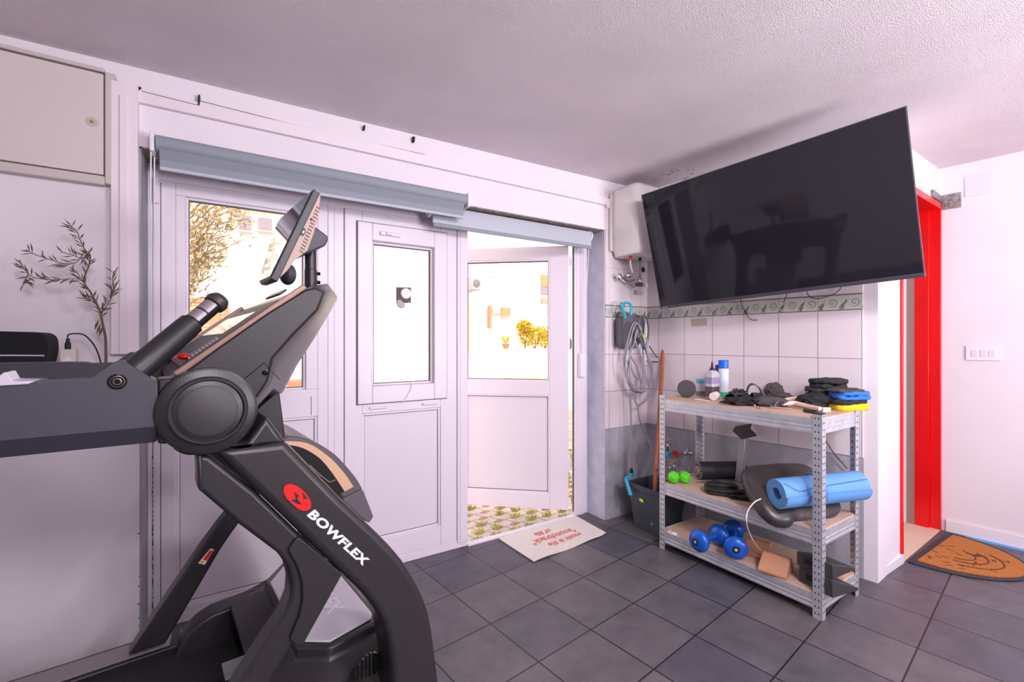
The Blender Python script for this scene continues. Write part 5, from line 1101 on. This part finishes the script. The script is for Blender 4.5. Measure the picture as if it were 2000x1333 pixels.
obj('carry_strap', B().loft([[ml+mdir*(s_*ln)+(m1*math.sin(a)+m2*math.cos(a))*(MR+hh) for a in [2*PI*i/40 for i in range(40)]] for s_, hh in ((.44, -.001), (.44, .0015), (.47, .0015), (.47, -.001))], caps=False), pm('strap_blue', (84, 136, 200), .7), t)
obj('edge_line', B().tube([onmat(.02, aa(35)), onmat(.12, aa(66)), onmat(.16, aa(70)), onmat(.40, aa(62)), onmat(.60, aa(58)), onmat(.97, aa(52))], .0012, 5), pm('line_dark', (50, 76, 110), .7), t)
# ---- bottom board
def dumbbell(name, label, pA, pB, Rr):
    """pA, pB: centres of the two heads"""
    t = thing(name, label, 'dumbbell', (0, 0, 0), 'blue dumbbells on the bottom board')
    pA, pB = Vector(pA), Vector(pB); c = (pA+pB)/2; t.location = c; ax = (pB-pA).normalized(); M_db = pm('dumbbell_blue', (20, 92, 196), .28)
    for q, s_ in ((pA, -1), (pB, 1)):
        o = obj('weight_head', B().lathe(q-ax*s_*.030, ax*s_, [(.010, 0), (Rr*.55, .002), (Rr*.88, .014), (Rr, .032), (Rr*.97, .042), (Rr*.82, .052), (Rr*.45, .059), (Rr*.30, .060)], 32), M_db, t, smooth=60)
        d = obj('end_badge', B().lathe(q-ax*s_*.030, ax*s_, [(Rr*.31, .0590), (Rr*.31, .0612), (Rr*.24, .0615), (.0005, .0612)], 20), pm('badge_dark', (34, 34, 40), .4), o)
        obj('badge_mark', B().lathe(q-ax*s_*.030, ax*s_, [(Rr*.13, .0610), (Rr*.13, .0620), (.0005, .0620)], 8), pm('badge_light', (206, 206, 200), .4), d)
    obj('handle', B().tube([pA, c, pB], [.014, .0155, .014], 16), M_db, t); return t
def headat(x, y, R): # head resting on bottom board whose centre is at pixel
    return hit(x, y, (0, 0, 1), Z0_+R)
Rh = .057
A1, A2 = headat(1366, 1057, Rh), headat(1408, 1045, Rh)
# heads seen at (1366,1057) with (1404,1046) behind it, and (1438,1070) with (1434,1038) behind it
dumbbell('dumbbell', 'blue dumbbell lying on the left of the bottom board, left of its twin', headat(1366, 1057, Rh), headat(1404, 1046, Rh)+Vector((0, 0, 0)), Rh)
dumbbell('dumbbell', 'blue dumbbell next to the tan yoga wedges on the bottom board', headat(1437, 1070, Rh), headat(1432, 1037, Rh), Rh)
t = thing('plug_clip', 'small white plastic fitting at the left end of the bottom board', 'fitting', tuple(up_at(1311, 1046, Z0_)))
q = up_at(1313, 1047, Z0_)+Vector((0, 0, .012)); obj('fitting_body', B().tube([q, q+RT*.022-FW*.02], [.011, .011], 10), M_white, t, bevel=.001)
obj('fitting_stem', B().tube([q, q-RT*.022+FW*.012+Vector((0, 0, .006))], .005, 8), M_white, t); obj('fitting_arm', B().tube([q-RT*.012, q-RT*.010+Vector((0, 0, .022))], .004, 8), M_white, t)
M_blkf = pm('tan_foam', (196, 140, 112), .7, bump=.15, bs=200)
def wedge(name, label, cx, cy, w, d, h, ang, group='tan foam yoga wedges'):
    p = up_at(cx, cy, Z0_); t = thing(name, label, 'yoga wedge', tuple(p), group); t.location = p
    a = RT*math.cos(ang)+FW*math.sin(ang); c = FW*math.cos(ang)-RT*math.sin(ang)
    prof = [(-w/2, .0005), (w/2, .0005), (w/2, h*.30), (w*.24, h), (w*.08, h), (-w/2, h*.22)]
    prof = fil(prof, .008)
    obj('wedge_body', B().prism([tuple(p+c*x*1.0-a*d/2+Vector((0, 0, z))) for x, z in prof], a*d), M_blkf, t, bevel=.004, seg=3); return t
wedge('yoga_wedge', 'tan foam yoga wedge at the front of the bottom board beside the black blocks', 1515, 1116, .125, .12, .070, -.80)
wedge('yoga_wedge', 'tan foam yoga wedge lying behind the blue dumbbell', 1480, 1082, .12, .11, .065, -.75)
M_stp = pm('black_block_plastic', (58, 56, 58), .5)
def stepblock(name, label, z, px, py, rot, h, L_=.20, W2=.19):
    p = up_at(px, py, Z0_); p = Vector((p.x, p.y, z)); t = thing(name, label, 'block', tuple(p), 'black plastic wedge blocks')
    a = (ex*math.cos(rot)+ey*math.sin(rot)); c = (ey*math.cos(rot)-ex*math.sin(rot))
    # a wedge: tall at the near/left side, thin to the right
    prof = [(0, 0), (L_, 0), (L_, .012), (0, h)]
    obj('wedge_shell', B().prism([tuple(p+a*x-c*W2/2+Vector((0, 0, zz))) for x, zz in prof], c*W2), M_stp, t, bevel=.003)
    obj('grip_slot', B().obox(p-a*.0003+Vector((0, 0, h*.5)), a*.002, c*W2*.28, (0, 0, h*.16)), pm('slot_black', (26, 25, 26), .8), t); return t
stepblock('wedge_block', 'lower black plastic wedge block at the right end of the bottom board', Z0_+.0005, 1592, 1152, -.22, .075, .165, .15)
stepblock('wedge_block', 'upper black plastic wedge block stacked on its twin at the bottom board end', Z0_+.077, 1590, 1152, -.10, .062, .175, .15)
# white cord looping from the pad to the floor board
pts = cr([DP(x, y, t_) for x, y, t_ in ((1486, 975, 1.99), (1473, 982, 1.955), (1460, 1000, 1.95), (1458, 1022, 1.95), (1464, 1042, 2.08), (1474, 1062, 2.2), (1486, 1075, 2.26))], 6)
tag(obj('white_cord', B().tube(pts, .0024, 7), M_white, None, loc=tuple(pts[0])), 'thin white cord hanging in a curve from the middle board under the pad', 'cord')
pts = cr([TWP(x, y, .03) for x, y in ((1601, 838), (1612, 860), (1628, 885), (1645, 905), (1655, 916))], 5)
tag(obj('cable', B().tube(pts, .0028, 7), M_wire, None, loc=tuple(pts[0])), 'black cable running down behind the right side of the shelf', 'cable')

# ---------------------------------------------------------------- yard outside the doors
M_conc = brickmat('paver_concrete', (190, 172, 160), (206, 188, 174), (140, 120, 108), .40, .40, .006, rough=.9, mott=.2)
b = B(); b.box(-8, 14, YF+.022, 22, -.12, -.035)
struct('yard_ground', b, M_conc, 'pale concrete paving of the yard', 'ground', smooth=0)
b = B(); bg_ = B(); bs_ = B(); random.seed(5)
b.box(1.0, 3.4, YF+.022, 4.2, -.036, -.030)
bj = B()
for i in range(18):
    for j in range(16):
        cx, cy = 1.05+i*.135+(j % 2)*.0675, 2.47+j*.098
        if cx > 3.3 or cy > 4.1: continue
        dia = fil([(cx-.050, cy-.006), (cx-.012, cy-.030), (cx+.050, cy-.004), (cx+.012, cy+.030)], .012, 2)
        if random.random() < .62:
            bs_.prism([(x, y, -.030) for x, y in dia], (0, 0, .0015))
            for k in range(60):
                u, v = random.uniform(-1, 1), random.uniform(-1, 1)
                if abs(u)+abs(v) > 1.1: continue
                bg_.leaf((cx+u*.046, cy+v*.028, -.029), (random.uniform(-.8, .8), random.uniform(-.8, .8), .8), random.uniform(.018, .036), .0032, (random.uniform(-1, 1), 1, 0))
        else: bs_.prism([(x, y, -.030) for x, y in dia], (0, 0, .002))
        for (x0, y0), (x1, y1) in (((cx+.050, cy), (cx+.0675+.0175, cy)), ((cx+.012, cy+.030), (cx-.0675+.050, cy+.098-.006))):
            d = Vector((x1-x0, y1-y0, 0)); n = Vector((d.y, -d.x, 0)).normalized(); bj.obox(((x0+x1)/2, (y0+y1)/2, -.0295), d*.5, n*.0016, (0, 0, .0008))
struct('paver_slab', b, pm('paver_light', (214, 200, 190), .9, var=.1, vs=30), 'pale concrete grass pavers outside the open door', 'paving', smooth=0)
struct('trim_23', bj, pm('paver_joint', (150, 134, 124), .9), 'fine joints between the concrete grass pavers', 'joints', smooth=0)
tag(obj('grass_tufts', bg_, pm('lime_grass', (176, 186, 70), .7, var=.3, vs=12), None, smooth=0), 'short yellow green grass growing in the paver cells', 'grass', kind='stuff')
tag(obj('paver_soil', bs_, pm('dry_soil', (180, 140, 122), .95, var=.2, vs=60), None, smooth=0), 'bare reddish soil in the paver cells without grass', 'soil', kind='stuff')
M_fac = pm('white_facade', (244, 236, 228), .8); M_sh = pm('brown_shutter', (190, 134, 104), .7)
# white house seen through the left window
g = thing('neighbour_house', 'sunlit white house seen through the left door pane with brown shutters', 'house', (.5, 9, 0))
obj('facade', B().box(-4, 2.6, 9, 10, -.1, 7), M_fac, g, smooth=0)
def fbox(px0, py0, px1, py1, Y_, th, nm, mat, par): a_, c_ = YP(px0, py0, Y_), YP(px1, py1, Y_); return obj(nm, B().box(min(a_.x, c_.x), max(a_.x, c_.x), Y_-th, Y_, min(a_.z, c_.z), max(a_.z, c_.z)), mat, par, smooth=0)
M_wing = pm('window_grey', (150, 136, 146), .3)
fbox(504, 425, 531, 450, 9, .03, 'upper_window', M_wing, g); fbox(503, 452, 532, 457, 9, .12, 'sill', pm('sill_grey', (200, 190, 190), .7), g)
fbox(466, 420, 491, 450, 9, .03, 'upper_window', M_wing, g); fbox(465, 452, 493, 457, 9, .12, 'sill', MATS['sill_grey'], g)
fbox(440, 396, 545, 400, 9, .25, 'cornice', pm('cornice_warm', (236, 210, 180), .7), g)
fbox(560, 742, 600, 770, 8.2, .6, 'terracotta_step', pm('terracotta', (206, 120, 86), .8), g)
a_, c_ = YP(357, 583, 8.9), YP(446, 690, 8.9)
sh = obj('shutter_frame', bars(a_.x, c_.x, c_.z, a_.z, .06, .06, .06, .06, 8.85, 8.92), M_sh, g)
xm = (a_.x+c_.x)/2+.12; obj('shutter_stile', B().box(xm-.07, xm+.07, 8.84, 8.92, c_.z, a_.z), M_sh, g)
b = B(); n = 13
for i in range(n):
    z = c_.z+(a_.z-c_.z)*(i+.5)/n; b.obox(((a_.x+c_.x)/2, 8.9, z), ((c_.x-a_.x)/2-.03, 0, 0), (0, .03, -.02), (0, .006, (a_.z-c_.z)/n*.42))
obj('shutter_slats', b, pm('shutter_light', (214, 160, 128), .7), g)
# second house seen through the open door
g = thing('neighbour_house', 'bright house behind the planter seen through the open door', 'house', (6, 11, 0))
obj('facade', B().box(3.2, 12, 11, 12, -.1, 8), M_fac, g, smooth=0)
fbox(952, 513, 970, 543, 11, .04, 'closed_shutter', pm('faded_shutter', (236, 206, 176), .8), g); fbox(1056, 537, 1085, 562, 11, .05, 'closed_shutter', pm('orange_shutter', (214, 144, 100), .7), g)
fbox(1056, 562, 1085, 577, 11, .05, 'window_pane', M_wing, g); fbox(1056, 583, 1085, 596, 10.6, .1, 'awning', pm('awning_red', (214, 150, 136), .7), g)
fbox(952, 598, 957, 642, 10.9, .1, 'drain_pipe', pm('pipe_rust', (196, 130, 96), .7), g); fbox(960, 602, 976, 612, 10.9, .06, 'window_pane', pm('pane_pink', (226, 190, 176), .5), g); fbox(978, 601, 995, 618, 10.9, .06, 'closed_shutter', MATS['orange_shutter'], g)
fbox(915, 602, 920, 682, 10.9, .08, 'corner_pipe', pm('pipe_pale', (226, 186, 170), .7), g)
t = thing('air_conditioner', 'grey air conditioning unit on the far house wall beyond the open door', 'air conditioner', tuple(YP(922, 556, 10.6)))
a_, c_ = YP(911, 542, 10.6), YP(929, 570, 10.6); obj('casing', B().box(a_.x, c_.x, 10.3, 10.95, c_.z, a_.z), pm('ac_grey', (176, 168, 172), .5), t, bevel=.03)
obj('fan_grille', B().lathe(((a_.x+c_.x)/2, 10.29, (a_.z+c_.z)/2), (0, -1, 0), [(.10, 0), (.10, .01), (.02, .02)], 16), pm('ac_dark', (120, 112, 118), .6), t)
# planter wall with hedge and succulent
t = thing('planter_wall', 'low white planter wall across the yard below the hedge', 'planter', (4, 7.5, 0))
a_, c_ = YP(968, 682, 7.5), YP(1110, 740, 7.5)
obj('planter_body', B().box(a_.x-.2, c_.x+2.5, 7.3, 7.9, -.05, a_.z), M_fac, t, bevel=.02); obj('planter_ledge', B().box(YP(998, 745, 7.0).x, YP(1051, 745, 7.0).x, 6.9, 7.25, -.05, YP(1000, 739, 7.0).z), pm('ledge_tan', (222, 186, 150), .8), t)
hz = a_.z
M_hg_ = pm('hedge_leaf', (206, 176, 36), .6, var=.35, vs=9); random.seed(9)
def leafball(b, c, r, n, ln=.07):
    for i in range(n):
        d = Vector((random.gauss(0, 1), random.gauss(0, 1), random.gauss(0, 1))).normalized(); p = Vector(c)+Vector((d.x*r[0], d.y*r[1], d.z*r[2]))*random.uniform(.55, 1.05)
        b.leaf(p, d+Vector((random.uniform(-1, 1), random.uniform(-1, 1), random.uniform(-.2, 1))), ln*random.uniform(.6, 1.2), ln*.24, (random.uniform(-1, 1), random.uniform(-1, 1), .4))
t = thing('hedge_shrub', 'yellow green leafy shrub on top of the white planter wall', 'shrub', tuple(YP(1045, 680, 7.6)))
b = B()
for x, y, rx, rz in ((1030, 655, .16, .20), (1048, 658, .18, .20), (1066, 660, .18, .20), (1086, 655, .2, .24), (1024, 640, .10, .12)): leafball(b, YP(x, y, 7.6), (rx, .2, rz), 420)
obj('foliage', b, M_hg_, t, smooth=0)
q = YP(1045, 684, 7.6); b = B(); 
for dx in (-.25, 0, .25): b.tube([(q.x+dx, 7.6, hz-.02), (q.x+dx+.02, 7.6, hz+.22)], .015, 6)
obj('branches', b, pm('bark', (120, 84, 60), .9), t)
t = thing('succulent_plant', 'small spiky yellow plant in a clay pot on the planter wall', 'potted plant', tuple(YP(988, 682, 7.6)))
q = YP(988, 682, 7.6); obj('clay_pot', B().lathe((q.x, 7.6, hz), (0, 0, 1), [(.05, 0), (.075, .09), (.08, .10)], 16), pm('clay', (206, 120, 70), .8), t)
b = B()
for i in range(26):
    a = i*2.4; e = .35+.5*(i % 5)/5; b.leaf((q.x, 7.6, hz+.09), (math.cos(a)*e, math.sin(a)*e, .9), .22, .012, (math.sin(a), -math.cos(a), .2))
obj('spiky_leaves', b, pm('agave_yellow', (214, 190, 40), .5), t, smooth=0)
# olive tree outside the left door
t = thing('olive_tree', 'olive tree with narrow leaves outside the left door pane', 'tree', (-.95, 4.6, 0))
Yt = 4.6; M_ol = pm('olive_leaf', (172, 152, 108), .65, var=.25, vs=5); M_bk = pm('olive_bark', (150, 122, 96), .9)
tk = [Vector((-1.0, Yt, -.05)), Vector((-.96, Yt, .8)), Vector((-1.02, Yt+.05, 1.6)), Vector((-.9, Yt, 2.6))]
obj('trunk', B().tube(cr(tk, 5), .05, 10), M_bk, t)
brs = [[(330, 520), (370, 495), (400, 455), (430, 420), (470, 408)], [(330, 500), (380, 440), (400, 400), (420, 392)], [(345, 540), (375, 515), (395, 480), (410, 470)], [(350, 560), (390, 505), (430, 490), (470, 470)], [(340, 590), (375, 530), (395, 522)], [(330, 450), (368, 430), (385, 400)], [(340, 575), (372, 545), (390, 520), (402, 512)], [(420, 440), (450, 432), (485, 428)], [(370, 495), (410, 470), (440, 462)], [(330, 470), (365, 455), (400, 430), (440, 400)], [(335, 500), (372, 478), (395, 462)], [(345, 610), (370, 570), (380, 548)], [(400, 515), (420, 505), (440, 505)]]
b = B(); bl = B(); random.seed(21)
for l in brs:
    P = cr([YP(x, y, Yt+.25*math.sin(i+x)) for i, (x, y) in enumerate(l)], 7); b.tube(P, .006, 5)
    for i in range(1, len(P)-1):
        d = (P[i+1]-P[i-1]).normalized()
        for k in range(8):
            q = P[i]+Vector((random.gauss(0, .05), random.gauss(0, .10), random.gauss(0, .05))); n = Vector((random.uniform(-1, 1), random.uniform(-1, 1), random.uniform(-1, 1)))
            bl.leaf(q, d+Vector((random.uniform(-1, 1), random.uniform(-1, 1), random.uniform(-.6, 1)))*.9, random.uniform(.05, .085), .008, n)
for P in brs[:3]: pass
b.tube([tk[2], YP(330, 500, Yt)], .02, 6); b.tube([tk[1]+Vector((0, 0, .5)), YP(340, 590, Yt)], .015, 6)
obj('boughs', b, M_bk, t); obj('foliage', bl, M_ol, t, smooth=0)
